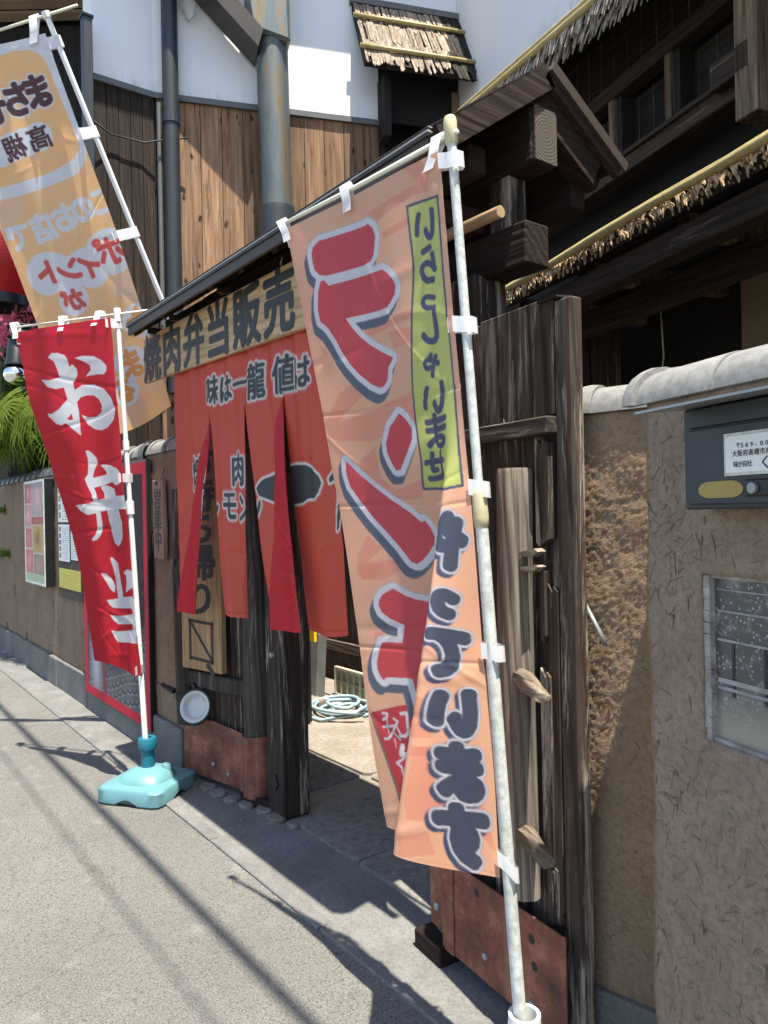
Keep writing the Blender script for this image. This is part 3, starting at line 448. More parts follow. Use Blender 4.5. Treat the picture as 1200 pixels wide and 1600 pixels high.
slabs('paving_stone', yard, -4.6, -3.3, 1.86, 2.33, .5, .45, 'stone_d', .018)
for i in range(9):                                        # small cobbles under the open left leaf
    a = i / 8; x = -3.93 + a * .95; y = 1.56 + a * .16 + random.uniform(-.02, .02); r = random.uniform(.04, .065)
    pl = [(x + r * 1.1 * math.cos(t) * random.uniform(.85, 1.1), y + r * .8 * math.sin(t) * random.uniform(.85, 1.1)) for t in np.linspace(0, 6.28, 9)[:-1]]
    part('cobble', MB().prism(pl, -.02, .022 + random.uniform(0, .012), lambda x, y, k: (x, y, k)), 'stone_d', strip, own=True, bevel=.008)
gr = MB(); r_ = random.Random(5)
for _ in range(420):
    x = r_.uniform(-7, -1.2); y = 1.36 - abs(r_.gauss(0, .12)) + (.2 if r_.random() < .3 else 0); s = r_.uniform(.002, .006); z = .0 if y < 1.35 else .009
    gr.add([(x - s, y, z - .002), (x, y - s, z - .002), (x + s * 1.2, y, z - .002), (x, y + s * .8, z - .002), (x + s * .2, y, z + s)], [(0, 1, 4), (1, 2, 4), (2, 3, 4), (3, 0, 4)])
o = part('grit', gr, 'stone'); o['kind'] = 'stuff'; o['label'] = 'loose pale grit along the road edge'
# ------------------------------------------------------------------ rough mud walls
def rough(fm, a0, a1, b0, b1, step, amp, depth, holes=(), seed=1, wav=0):
    na = max(2, round((a1 - a0) / step)); nb = max(2, round((b1 - b0) / step)); r = np.random.default_rng(seed)
    A = np.linspace(a0, a1, na + 1); B = np.linspace(b0, b1, nb + 1)
    ha = smooth_noise(nb + 1, na + 1, seed, 30, max(4, (a1 - a0) * 7), (b1 - b0) / (a1 - a0) ) * amp + r.normal(0, amp * .35, (nb + 1, na + 1)); mb = MB(); vs = []
    for j, b in enumerate(B):
        for i, a in enumerate(A): vs.append(fm(a + (wav * math.sin(b * 9) + wav * .6 * math.sin(b * 23 + 1) if i in (0, na) else 0), float(ha[j, i]), b))
    fs = []; ed = {}
    for j in range(nb):
        for i in range(na):
            ca = (A[i] + A[i + 1]) / 2; cb = (B[j] + B[j + 1]) / 2
            if any(h[0] < ca < h[1] and h[2] < cb < h[3] for h in holes): continue
            q = (j * (na + 1) + i, j * (na + 1) + i + 1, (j + 1) * (na + 1) + i + 1, (j + 1) * (na + 1) + i); fs.append(q)
            for k in range(4): e = (q[k], q[(k + 1) % 4]); ed[e] = 1
    bd = [e for e in ed if (e[1], e[0]) not in ed]; mp = {}
    for e in bd:
        for k in e:
            if k not in mp:
                jj, ii = divmod(k, na + 1); mp[k] = len(vs); vs.append(fm(A[ii], depth, B[jj]))
    for a, b in bd: fs.append((b, a, mp[a], mp[b]))
    mb.add(vs, fs); return mb
def straws(name, parent, fm, a0, a1, b0, b1, n, L=(.012, .05), wd=.0016, holes=(), mat='straw', seed=3):
    r = random.Random(seed); mb = MB()
    for _ in range(n):
        a = r.uniform(a0, a1); b = r.uniform(b0, b1)
        if any(h[0] - .03 < a < h[1] + .03 and h[2] - .03 < b < h[3] + .03 for h in holes): continue
        l = r.uniform(*L) * r.uniform(.5, 1) / 2; w = wd * r.uniform(.5, 1.6) / 2; t = r.uniform(0, math.pi) if r.random() < .6 else r.gauss(.9, .5)
        c, s = math.cos(t), math.sin(t); d = r.uniform(-.0016, .0002)
        if r.random() > .25 + .75 * abs(math.sin(a * 7.3 + 1.7 * math.sin(b * 5)) * math.sin(b * 6.1 + a * 3)): continue
        k = r.uniform(-.08, .08) * l
        pts = [(-l, -w), (0, -w + k), (l, -w), (l, w), (0, w + k), (-l, w)]
        mb.prism(pts, d, .004, lambda x, y, q: fm(a + x * c - y * s, q, b + x * s + y * c))
    o = part(name, mb, mat, parent); o['kind'] = 'stuff'; return o
def tile_mesh(name, L, r, mat, n=12, lip=True):
    mb = MB(); pr = []
    def ring(x, ro, ri):
        o = []
        for k in range(n + 1):
            t = math.pi * k / n; o.append((x, -ro * math.cos(t), ro * math.sin(t)))
        for k in range(n + 1):
            t = math.pi * (n - k) / n; o.append((x, -ri * math.cos(t), ri * math.sin(t)))
        return o
    sec = [(0, r, r * .82), (L - .045, r * .97, r * .8)] + ([(L - .044, r * 1.12, r * .8), (L - .02, r * 1.14, r * .8), (L, r * 1.10, r * .82)] if lip else [(L, r * .97, r * .8)])
    m = 2 * (n + 1); vs = []; fs = []
    for s_ in sec: vs += ring(*s_)
    for i in range(len(sec) - 1): fs += [(i * m + k, i * m + (k + 1) % m, (i + 1) * m + (k + 1) % m, (i + 1) * m + k) for k in range(m)]
    fs += [tuple(range(m))[::-1], tuple(range((len(sec) - 1) * m, len(sec) * m))]; mb.add(vs, fs)
    return mesh_of(name, mb, mat, smooth='auto')
HA = math.atan2(-.298, .955)
# near right wall (house frame: x right, y in)
nw = thing('mud_wall', 'straw flecked mud wall with letterbox and dirty window, nearest at the right', 'wall', (0, 0, 0), HA)
fm = lambda a, d, b: (a, 1.05 + d + (.02 * (1 - b / 1.66)) * 0, b)
win = (-1.118, -.66, 1.005, 1.318)
part('wall_body', rough(fm, -1.272, 1.8, 0, 1.665, .015, .0026, .19, [win], 4, .005), 'mud', nw, smooth=True)
q = MB().prism([(-.890, 1.395), (-.925, 1.715), (-.80, 1.72), (-.76, 1.43)], 0, 1.67, lambda x, y, z: (x * .955 - y * .298, x * .298 + y * .955, z)); part('wall_return', q, 'mud', nw)
q = MB().prism([(-.905, 1.42), (-.93, 1.70), (-.82, 1.71), (-.80, 1.44)], 1.671, 1.745, lambda x, y, z: (x * .955 - y * .298, x * .298 + y * .955, z)); part('return_coping', q, 'tile', nw, bevel=.02)
straws('straw_fibres', nw, fm, -1.265, .3, .03, 1.64, 5200, L=(.008, .055), wd=.0011, holes=[win]); straws('pale_straw_fibres', nw, fm, -1.265, .3, .03, 1.64, 1800, L=(.008, .03), wd=.0012, holes=[win], mat='straw_pale', seed=8)
tb = tile_mesh('tile', .36, .080, 'tile')
for i in range(5): inst('coping_tile', tb, nw, (-1.07 + .36 * i + (-.36 if 0 else 0), 1.118, 1.665), (0, 0, 0), (1, 1, .92))
te = tile_mesh('tile', .34, .080, 'tile'); inst('coping_tile', te, nw, (-1.07, 1.118, 1.664), (0, 0, math.pi), (.72, 1.06, .96))
wf = MB(); x0, x1, z0, z1 = win
for k in range(14): wf.box(x0 - .002, 1.053, z0 + (z1 - z0) * k / 14, x0 + .013, 1.075, z0 + (z1 - z0) * (k + 1) / 14 - .0006, .0013)
for b in ((x0, 1.058, z0 - .003, x1, 1.078, z0 + .007), (x0, 1.058, z1 - .005, x1, 1.075, z1 + .002), (x1 - .012, 1.056, z0, x1 + .004, 1.075, z1)): wf.box(*b, .001)
fr_ = part('window', wf, 'window_frame', nw)
part('pane', MB().box(x0 + .01, 1.066, z0 + .006, x1 - .008, 1.072, z1 - .004), 'glass', fr_)
for zz, hh in ((1.292, .0025), (1.252, .004), (1.198, .0045), (1.122, .009), (1.108, .006)):  # pale strips laid on the pane imitate a reflected street fence
    part('rail_reflection', MB().box(x0 + .02, 1.0635, zz - hh / 2, x1 - .015, 1.0655, zz + hh / 2), 'pale_reflection', fr_)
for xx in (-1.062, -.99, -.93, -.86): part('bar_reflection', MB().box(xx - .003, 1.0642, z0 + .09, xx + .003, 1.0655, z0 + .19), 'mail', fr_)  # dark bars imitate upright streaks reflected in the glass
# letterbox
lb = thing('letterbox', 'slate grey letterbox with white name plate on the mud wall', 'letterbox', (0, 0, 0), HA)
part('body', MB().box(-1.087, .982, 1.443, -.70, 1.05, 1.625), 'mail', lb, bevel=.004)
part('front_door', MB().box(-1.068, .974, 1.452, -.705, .983, 1.585), 'mail', lb, bevel=.002)
part('flap', MB().box(-1.068, .976, 1.588, -.705, .983, 1.622), 'mail', lb, bevel=.002)
hd = MB().prism([(.885, 1.617), (1.05, 1.632), (1.05, 1.638), (.885, 1.621)], -1.10, -.69, lambda y, z, k: (k, y, z)); part('lid', hd, 'mail_lid', lb)
part('name_plate', MB().box(-.976, .9695, 1.503, -.75, .9745, 1.566), 'paper', lb, bevel=.0015)
part('plate_rim', MB().box(-.980, .9715, 1.499, -.746, .9742, 1.570), 'pvc', lb)
pf = lambda x, z: (x, .9688, z)
lettering('plate_lettering', [('〒', -.947, 1.548, .0045, .0046)] + [(c, -.936 + i * .0098, 1.548, .0054, .0046) for i, c in enumerate('569-008')] + [(c, -.955 + i * .0113, 1.535, .0047, .0049) for i, c in enumerate('大阪府高槻市南松')] + [(c, -.953 + i * .0095, 1.517, .0046, .0048) for i, c in enumerate('味が自社')] + [('く', -.893, 1.517, .010, .0105)], pf, 'ink', lb, .012)
ov = [(-.992 + .028 * math.cos(t) + (.022 if math.cos(t) > 0 else -.022), 1.477 + .0145 * math.sin(t)) for t in np.linspace(0, 6.28, 25)[:-1]]
part('amber_window', MB().prism(ov, .9725, .976, lambda x, z, k: (x, k, z)), 'amber', lb)
part('lock_plate', MB().box(-.94, .970, 1.463, -.86, .976, 1.492), 'black', lb, bevel=.003); part('lock', MB().lathe([(0, 0), (.009, 0), (.009, .006), (0, .006)], (-.918, .970, 1.477), 14, (0, -1, 0)), 'mail_lid', lb)
# recessed wall behind the right leaf
RA = math.radians(11); rw_c, rw_s = math.cos(RA), math.sin(RA)
RT = Matrix.Translation((-1.27, 1.625, 0)) @ Matrix.Rotation(RA, 4, 'Z')
rw = thing('mud_wall', 'coarse sunlit mud wall squeezed between gate leaf and nearest wall', 'wall', (-1.27, 1.625, 0), RA)
fm2 = lambda a, d, b: (a, d, b)
part('wall_body', rough(fm2, -.10, .40, .175, 1.70, .006, .0030, .16, (), 9), 'mud2', rw, smooth=True)
straws('straw_fibres', rw, fm2, -.09, .30, .2, 1.68, 420, wd=.0022); straws('pale_straw_fibres', rw, fm2, -.09, .30, .2, 1.68, 150, L=(.008, .03), mat='straw_pale', seed=5)
part('plinth', MB().box(-.10, -.025, -.02, .42, .17, .178), 'concrete', rw, bevel=.006)
tr = tile_mesh('tile', .27, .075, 'tile')
for i in range(3): inst('coping_tile', tr, rw, (-.22 + .27 * i, .060, 1.70), (0, 0, 0))
mb = MB().tube([(-1.235, 1.60, 1.20), (-1.19, 1.60, 1.13), (-1.175, 1.605, 1.095)], .006, 8); mb.tube([(-1.235, 1.612, 1.185), (-1.187, 1.612, 1.112), (-1.178, 1.612, 1.09)], .005, 8)
solo('door_latch', mb, 'mail_lid', 'small steel latch rod beside the right gate leaf on mud wall', 'latch', smooth=True)
# left wall
lw = thing('mud_wall', 'long brown mud wall with tiled coping, posters and planted holes at left', 'wall', (-4, 1.6, 0))
hl = [(-8.61, -8.50, .655, .76), (-9.06, -8.95, .225, .33), (-8.07, -7.96, .225, .33), (-8.88, -8.77, 1.03, 1.12), (-9.04, -8.93, 1.50, 1.6)]
fm3 = lambda a, d, b: (a, 1.612 + d, b)
part('wall_body', rough(fm3, -12.0, -4.0, .24, 1.83, .036, .004, .16, hl, 6), 'mud_l', lw, smooth=True)
straws('straw_fibres', lw, fm3, -7.5, -4.0, .26, 1.8, 1500, L=(.02, .06), wd=.003)
part('hole_backing', MB().box(-9.3, 1.775, .2, -7.8, 1.785, 1.7), 'black_wood', lw)
for i in range(9):
    x = -4.0 - .92 * i; part('plinth_block', MB().box(x - .914, 1.585 + random.uniform(-.004, .004), -.02, x, 1.78, .245 + random.uniform(-.006, .006), .003), 'concrete', lw, own=True, bevel=.008)
tl = tile_mesh('tile', .26, .085, 'tile'); tl2 = tile_mesh('tile', .26, .085, 'tile_d')
for i in range(29): inst('coping_tile', tl if i < 3 else (tl2 if i > 4 else tl), lw, (-3.96 - .25 * (i + 1), 1.69, 1.83), (0, 0, 0))
part('dark_coping_clip', MB().lathe([(.102, 0), (.104, .10)], (-4.63, 1.69, 1.83), 20, (1, 0, 0)), 'tile_d', lw)
# grass tufts in the holes
def tuft(c, label, n=60, L=.30):
    mb = MB()
    for _ in range(n):
        a = random.uniform(-1.1, 1.1); l = L * random.uniform(.6, 1.1); w = .006; p = Vector(c) + Vector((random.uniform(-.04, .04), 0, random.uniform(-.02, .02)))
        d = Vector((math.sin(a), -random.uniform(.4, 1.1), random.uniform(.1, .6))).normalized(); sd = Vector((.25, random.uniform(-.5, .5), .8)).normalized(); q = [p]
        for k in range(3): q.append(q[-1] + d * l / 3); d = (d + Vector((0, 0, -.55))).normalized()
        vs = [];
        for k, x in enumerate(q): vs += [x - sd * w * (1 - k / 3.2), x + sd * w * (1 - k / 3.2)]
        mb.add(vs, [(0, 1, 3, 2), (2, 3, 5, 4), (4, 5, 7, 6)])
    return solo('grass_tuft', mb, 'grass', label, 'plant', 'grass tufts growing from wall holes')
tuft((-8.82, 1.63, 1.06), 'spiky green tuft in the lower of two planted wall holes'); tuft((-8.985, 1.63, 1.54), 'spiky green tuft in the higher planted wall hole near frame edge', 40, .22)
# ------------------------------------------------------------------ white plaster building behind the gate
A_ = Vector((-6.842, 2.571, 0)); dm = Vector((.374, .927, 0)); nm = Vector((.927, -.374, 0)); L_ = Vector((-6.858, 2.019, 0)); K_ = A_ + dm * 3.08
def BF(s, o, z): return A_ + dm * s + nm * o + Vector((0, 0, z))
dl = (A_ - L_).normalized(); nl = Vector((dl.y, -dl.x, 0))
def BL(s, o, z): return L_ + dl * s + nl * o + Vector((0, 0, z))
dk = Vector((.955, -.298, 0)); nk = Vector((-.298, -.955, 0))
def BK(s, o, z): return K_ + dk * s + nk * o + Vector((0, 0, z))
def fbox(mb, F, s0, o0, z0, s1, o1, z1, j=0):
    q = MB().box(s0, o0, z0, s1, o1, z1, j); return mb.add([F(*p) for p in q.v], q.f)
pb = thing('plaster_building', 'white plaster building clad in brown cedar boards below, behind the gate', 'building', (-6.5, 3.5, 0))
w = MB(); fbox(w, BF, 0, -.3, 5.46, 2.26, 0, 7.6); fbox(w, BF, 2.26, -.3, 5.86, 3.08, 0, 7.6); fbox(w, BL, 0, -.3, 5.46, .56, 0, 7.6)
part('plaster_wall', w, 'white', pb)
w = MB(); fbox(w, BK, -.02, -.3, 0, 4.6, -.002, 8.4); part('gable_wall', w, 'white', pb)
w = MB(); fbox(w, BF, 0, -.35, 0, 2.2, -.03, 5.46); fbox(w, BL, 0, -.35, 0, .55, -.03, 5.46); part('board_backing', w, 'black_wood', pb)
w = MB(); fbox(w, BF, -.01, 0, 5.40, 2.26, .035, 5.455); fbox(w, BL, -.02, 0, 5.40, .575, .035, 5.455); part('flashing', w, 'flash', pb)
def planks(F, s0, s1, wd, mat, z0=0, z1=5.4):
    n = round((s1 - s0) / wd)
    for i in range(n):
        a = s0 + (s1 - s0) * i / n; b = s0 + (s1 - s0) * (i + 1) / n; q = MB(); o = random.uniform(0, .006)
        fbox(q, F, a + .003, -.03, z0, b - .003, o, z1); part('plank', q, mat, pb, own=True)
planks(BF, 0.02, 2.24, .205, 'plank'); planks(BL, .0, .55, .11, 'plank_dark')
w = MB(); fbox(w, BF, -.3, -.3, 7.25, 3.6, .34, 7.4); fbox(w, BL, -.6, -.3, 7.25, .6, .62, 7.4); part('roof', w, 'roof_metal', pb)
w = MB(); fbox(w, BF, 2.24, -.45, 2.5, 3.09, -.3, 5.86); part('doorway_back', w, 'black_wood', pb)
w = MB()
for i in range(8): fbox(w, BF, 2.28 + i * .1, -.3, 2.5, 2.30 + i * .1, -.285, 5.8)
for i in range(7): fbox(w, BF, 2.26, -.285, 5.72 - i * .1, 3.07, -.27, 5.735 - i * .1)
part('lattice', w, 'black_wood', pb)
w = MB(); fbox(w, BF, 2.2, -.3, 4.6, 2.27, .02, 5.84); fbox(w, BF, 2.2, .02, 5.2, 2.27, .25, 5.80); part('hood_bracket', w, 'black_wood', pb); w = MB(); fbox(w, BF, 3.0, -.3, 4.6, 3.078, .04, 5.84); part('hood_bracket', w, 'panel', pb)
w = MB(); fbox(w, BF, 2.21, .003, 5.45, 3.075, .02, 6.35); part('doorway_lintel', w, 'black_wood', pb)
# bark hood over the doorway
hx = lambda u, v, k=0: BF(1.945 + (.022 + .03 * u) * v + (1.127 + .12 * v * u) * u, .03 + .42 * v + .89 * k, 6.60 - .835 * v + .45 * k)
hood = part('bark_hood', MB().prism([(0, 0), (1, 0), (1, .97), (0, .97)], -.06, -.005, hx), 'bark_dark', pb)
for r_ in range(3):
    n = 36; v0 = (.02, .34, .64)[r_]
    for i in range(n):
        u = (i + random.uniform(-.25, .25)) / n; wd = random.uniform(.018, .038); ln = random.uniform(.30, .40) if r_ < 2 else random.uniform(.28, .47); vv = [v0, min(v0 + ln, 1.12)]
        k0 = .004 + .012 * (2 - r_) * 0 + random.uniform(0, .014); q = MB(); t = random.uniform(-.01, .01)
        q.prism([(max(u, 0), vv[0]), (min(u + wd, 1.0), vv[0]), (min(u + wd, 1) + t, vv[1] - random.uniform(0, .07)), (u + wd * .5 + t, vv[1]), (max(u, 0) + t, vv[1] - random.uniform(0, .05))], k0, k0 + .012, hx)
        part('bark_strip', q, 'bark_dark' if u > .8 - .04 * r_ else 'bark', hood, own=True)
for v in (.28, .80):
    part('bamboo_batten', MB().tube([hx(-.03, v, .045), hx(.3, v, .045), hx(.31, v, .045), hx(.68, v, .045), hx(1.05, v, .045)], [.022, .022, .025, .022, .022], 10), 'bamboo', hood, smooth=True)
w = MB(); fbox(w, BF, 1.92, -.0, 6.60, 3.08, .07, 6.66); part('hood_flashing', w, 'flash', hood)
# pipes
dp = MB().tube([BF(.155, .10, 7.2), BF(.155, .1, 2.6)], .075, 16); o = part('drainpipe', dp, 'dark_metal', pb, smooth='auto'); part('pipe_collar', MB().tube([BF(.155, .10, 5.13), BF(.155, .1, 5.21)], .084, 16), 'dark_metal', o)
part('conduit', MB().tube([BF(.045, .03, 5.35), BF(.045, .03, 2.6)], .024, 8), 'flash', pb)
cd = thing('copper_downspout', 'streaked grey green copper downspout with wide elbow, behind the gate', 'downspout', tuple(BF(1.12, .2, 4.2)))
part('pipe', MB().tube([BF(1.10, .2, 6.02), BF(1.11, .2, 5.2), BF(1.12, .2, 4.26)], [.152, .15, .152], 24), 'copper', cd, smooth='auto')
part('collar', MB().tube([BF(1.12, .2, 4.38), BF(1.12, .2, 4.33), BF(1.12, .2, 3.6)], [.172, .178, .178], 24), 'dark_metal', cd, smooth='auto')
q = MB(); q.prism([(.90, 5.98), (1.26, 5.90), (1.25, 6.75), (.86, 6.75), (.86, 6.2)], .02, .38, lambda s, z, o: BF(s, o, z)); part('hopper', q, 'copper', cd, bevel=.03)
part('sloping_gutter', MB().prism([(.95, 5.80), (1.0, 5.97), (.2, 6.80), (.05, 6.70)], .06, .4, lambda s, z, o: BF(s, o, z)), 'roof_metal', cd)
solo('service_cable', MB().tube([BF(.25, .06, 6.7), BF(.27, .05, 6.3), BF(.33, .05, 6.16), BF(.39, .05, 6.22), BF(.41, .05, 6.5)], .009, 6), 'pvc', 'white looped cable on the white wall beside dark drainpipe', 'cable', smooth=True)
# ------------------------------------------------------------------ thatched house at right (house frame x right, y in)
hs = thing('thatched_house', 'dark old timber house with reed blinds and bark eaves', 'house', (0, 0, 0), HA)
def hb(name, x0, y0, z0, x1, y1, z1, mat, bev=0, j=0, par=None): return part(name, MB().box(x0, y0, z0, x1, y1, z1, j), mat, par or hs, bevel=bev, own=True)
hb('upper_wall', -5.4, 2.62, 2.7, 1.5, 2.8, 4.3, 'black_wood'); hb('lower_wall', -5.4, 2.9, 0, 1.5, 3.0, 2.9, 'black_wood')
hb('sill_beam', -5.2, 2.42, 3.12, -2.30, 2.55, 3.20, 'house_x', .004); hb('sill_lip', -5.2, 2.40, 3.195, -2.30, 2.5, 3.215, 'house_x')
hb('rail_beam', -5.2, 2.47, 3.58, 1.2, 2.56, 3.66, 'house_x', .004)
hb('corner_post', -2.29, 2.36, 2.98, -2.18, 2.52, 4.2, 'house_z', .004); hb('post_block', -2.42, 2.36, 3.17, -2.22, 2.47, 3.28, 'house_x', .003); hb('sill_beam', -2.18, 2.42, 3.12, 1.2, 2.55, 3.2, 'house_x', .004)
for x in (-4.75, -4.2, -3.62, -3.22, -2.80, -1.7): hb('stud', x - .022, 2.48, 3.2, x + .022, 2.56, 3.58, 'house_z', .002); hb('stud_return', x + .024, 2.5, 3.2, x + .06, 2.6, 3.58, 'black_wood')
def blind(x0, x1, z0, z1, y):
    q = MB(); n = int((z1 - z0) / .009)
    for i in range(n):
        z = z0 + (z1 - z0) * i / n; q.box(x0, y, z, x1, y + .005, z + .0062, .0006)
    o = part('reed_blind', q, 'blind', hs); o['kind'] = 'stuff'; c = MB()
    x = x0 + .06
    while x < x1: c.box(x, y - .002, z0, x + .003, y - .0004, z1); x += .11
    part('blind_cord', c, 'house_z', hs)
for x0, x1 in ((-4.72, -4.23), (-4.17, -3.65), (-3.59, -3.25), (-3.19, -2.83), (-2.77, -2.3), (-2.16, -1.73)): blind(x0, x1, 3.21, 3.575, 2.585)
blind(-5.0, .6, 3.67, 4.02, 2.56)
# upper eave
ue0, ue1 = Vector((-5.2, 2.2, 4.10)), Vector((-1.4, 2.2, 3.59))
def UE(t, y, dz): p = ue0 + (ue1 - ue0) * t; return Vector((p.x, p.y + y, p.z + dz))
part('upper_roof', MB().prism([(-.02, -.05), (.9, .5), (.9, .56), (-.05, .0)], 0, 1, lambda y, dz, t: UE(t, y, dz)), 'bark_dark', hs)
def fringe(name, F, n, L, mat='straw_bark', wd=.02, sd=4):
    r = random.Random(sd); q = MB()
    for i in range(n):
        t = (i + r.random()) / n; l = L * r.uniform(.4, 1.1); w = wd * r.uniform(.4, 1); y0 = r.uniform(-.01, .03); k = r.uniform(-.03, .03)
        q.prism([(-w, 0), (w, 0), (w * .5 + k, -l * .7), (k, -l), (-w * .6 + k, -l * .6)], y0, y0 + .005, lambda a, b, d: F(t, d - .35 * abs(b), b) + Vector((a, 0, 0)))
    o = part(name, q, mat, hs); o['kind'] = 'stuff'; return o
fringe('bark_fringe', lambda t, y, z: UE(t, y - .055, z + .02), 620, .115, 'thatch', .012)
fringe('bark_fringe', lambda t, y, z: UE(t, y - .03, z - .03), 460, .12, 'thatch', .013, 9)
for y, z in ((-.062, .016), (-.04, .062)): part('bamboo_pole', MB().tube([UE(t, y, z) for t in np.linspace(0, 1, 12)], [.019 + .002 * (k % 3 == 0) for k in range(12)], 9), 'bamboo', hs, smooth=True)
# lower eave
def LE(t, y, dz): return Vector((-3.75 + t * 5.4, 1.95 + y, 2.585 + dz + .004 * math.sin(t * 31)))
part('lower_roof', MB().prism([(.02, -.06), (.75, .30), (.75, .40), (-.01, -.0)], 0, 1, lambda y, dz, t: LE(t, y, dz)), 'bark_dark', hs)
fringe('bark_fringe', lambda t, y, z: LE(t, y - .02, z - .006) + Vector((-.6 * z, 0, 0)), 760, .052, wd=.010, sd=6)
fringe('bark_fringe', lambda t, y, z: LE(t, y + .0, z - .012) + Vector((-.5 * z, 0, 0)), 520, .06, wd=.012, sd=12)
for y, z, t1 in ((-.035, -.002, 1), (.012, .028, 1)):
    n = 16; part('bamboo_pole', MB().tube([LE(t, y, z + (.012 * t if y > 0 else 0)) for t in np.linspace(0.005, 1, n)], [.0155 + .0035 * (k % 3 == 0) for k in range(n)], 9), 'bamboo', hs, smooth=True)
part('bamboo_pole', MB().tube([LE(t, -.02, -.035) for t in np.linspace(.43, 1, 8)], .016, 9), 'bamboo', hs, smooth=True)
hb('eave_beam', -3.7, 2.0, 2.40, 1.5, 2.09, 2.50, 'house_x', .004); hb('eave_beam', -3.7, 2.34, 2.36, 1.5, 2.42, 2.48, 'house_x', .004)
for x in (-3.5, -2.9, -2.3, -1.7, -1.1, -.5): hb('cross_beam', x - .035, 2.1, 2.50, x + .035, 2.9, 2.58, 'house_z')
hb('beige_wall_panel', -2.74, 2.84, 1.4, -1.9, 2.895, 2.70, 'panel'); hb('house_post', -3.62, 2.3, 0, -3.5, 2.42, 2.4, 'house_z', .004)
solo('hanging_wire', MB().tube([(p := Matrix.Rotation(HA, 3, 'Z') @ Vector(c)) and p for c in ((-3.02, 2.6, 2.5), (-3.0, 2.6, 2.2), (-3.03, 2.6, 2.07), (-3.5, 2.62, 2.1))], .004, 5), 'pvc', 'thin pale wire dangling under the dark lower eave', 'wire', smooth=True)
# ------------------------------------------------------------------ timber gate
gt = thing('timber_gate', 'old roofed timber gate with both leaves folded open against the walls', 'gate', (-2.5, 1.78, 0))
def gb(name, x0, y0, z0, x1, y1, z1, mat, bev=.004, par=None, j=0): return part(name, MB().box(x0, y0, z0, x1, y1, z1, j), mat, par or gt, bevel=bev, own=True)
pl_ = gb('post', -3.205, 1.70, .01, -3.055, 1.85, 2.22, 'gate_z', .008); gb('post', -1.87, 1.70, .01, -1.72, 1.85, 2.22, 'gate_z', .008)
part('diamond_nail', MB().prism([(-3.12, .135), (-3.09, .175), (-3.12, .215), (-3.15, .175)], 1.692, 1.702, lambda x, z, k: (x, k, z)), 'black', pl_); part('post_bolt', MB().lathe([(0, 0), (.016, 0), (.012, .012), (0, .014)], (-3.13, 1.70, .78), 12, (0, -1, 0)), 'mail_lid', pl_)
gb('lintel', -4.0, 1.74, 2.21, -1.535, 1.85, 2.345, 'gate_x', .006)
gb('ridge_beam', -3.95, 1.745, 2.515, -1.505, 1.855, 2.69, 'gate_x', .01)
part('end_grain', MB().box(-1.505, 1.75, 2.52, -1.498, 1.85, 2.685), 'rings', gt, own=True)
for x in (-3.85, -3.1, -2.2, -1.66): gb('strut', x - .045, 1.755, 2.345, x + .045, 1.84, 2.515, 'gate_z')
for x in (-3.13, -1.80): gb('cross_arm', x - .05, 1.50, 2.37, x + .05, 2.10, 2.45, 'gate_y')
gb('purlin', -3.95, 1.53, 2.45, -1.56, 1.60, 2.53, 'gate_x'); gb('purlin', -3.95, 2.0, 2.45, -1.56, 2.07, 2.53, 'gate_x')
def slope(name, x0, x1, ya, za, yb, zb, t0, t1, mat, own=True, bev=0):
    n_ = Vector((0, -(zb - za), yb - ya)).normalized()
    if n_.z < 0: n_ = -n_
    q = MB(); P = [Vector((0, ya, za)), Vector((0, yb, zb))]
    q.prism([(0, t0), (1, t0), (1, t1), (0, t1)], x0, x1, lambda u, t, x: Vector((x, 0, 0)) + P[0].lerp(P[1], u) + n_ * t); return part(name, q, mat, gt, own=own, bevel=bev)
XL, XR = -3.985, -1.505
F0 = (1.345, 2.4715); RG = (1.80, 2.795); B0 = (2.16, 2.585)
for (a, b) in ((F0, RG), (B0, RG)):
    for i in range(6):
        x0 = XL + (XR - XL) * i / 6; x1 = XL + (XR - XL) * (i + 1) / 6; slope('soffit_board', x0 + .002, x1 - .002, *a, *b, 0, .016, 'gate_y')
        slope('roof_sheet', x0 + .001, x1 - .001, a[0] + (-.012 if a is F0 else .012), a[1] - .006, *b, .022, .027, 'roof_metal')
    for i in range(9):
        x = XL + .12 + i * (XR - XL - .2) / 8; slope('rafter', x - .022, x + .022, *a, *b, -.05, -.001, 'gate_y')
part('ridge_cap', MB().prism([(1.72, 2.77), (1.80, 2.828), (1.88, 2.785), (1.80, 2.81)], XL, XR, lambda y, z, x: (x, y, z)), 'roof_metal', gt)
gb('fascia', XL, 1.329, 2.426, XR - .01, 1.344, 2.4735, 'fascia', .002); gb('drip_edge', XL - .01, 1.320, 2.477, XR, 1.341, 2.482, 'drip', 0); gb('drip_edge', XL - .01, 1.324, 2.490, XR, 1.351, 2.493, 'drip', 0); gb('drip_edge', XL - .01, 1.322, 2.467, XR, 1.328, 2.4735, 'roof_metal', 0)
slope('bargeboard', XR - .0, XR + .022, *F0, *RG, -.05, .02, 'gate_y'); slope('bargeboard', XR, XR + .022, B0[0], B0[1], *RG, -.03, .024, 'gate_y'); slope('bargeboard', XL - .022, XL, *F0, *RG, -.05, .02, 'gate_y')
slope('verge_rafter', XR - .075, XR - .002, B0[0] - .06, B0[1] + .03, *RG, -.115, -.002, 'gate_y'); slope('verge_trim', XR + .023, XR + .035, B0[0] + .01, B0[1] - .006, *RG, .0, .034, 'fascia')
for x in (-3.93, -3.62, -3.05, -2.4): gb('bracket', x - .012, 1.42, 2.44, x + .012, 1.51, 2.47, 'roof_metal', 0)
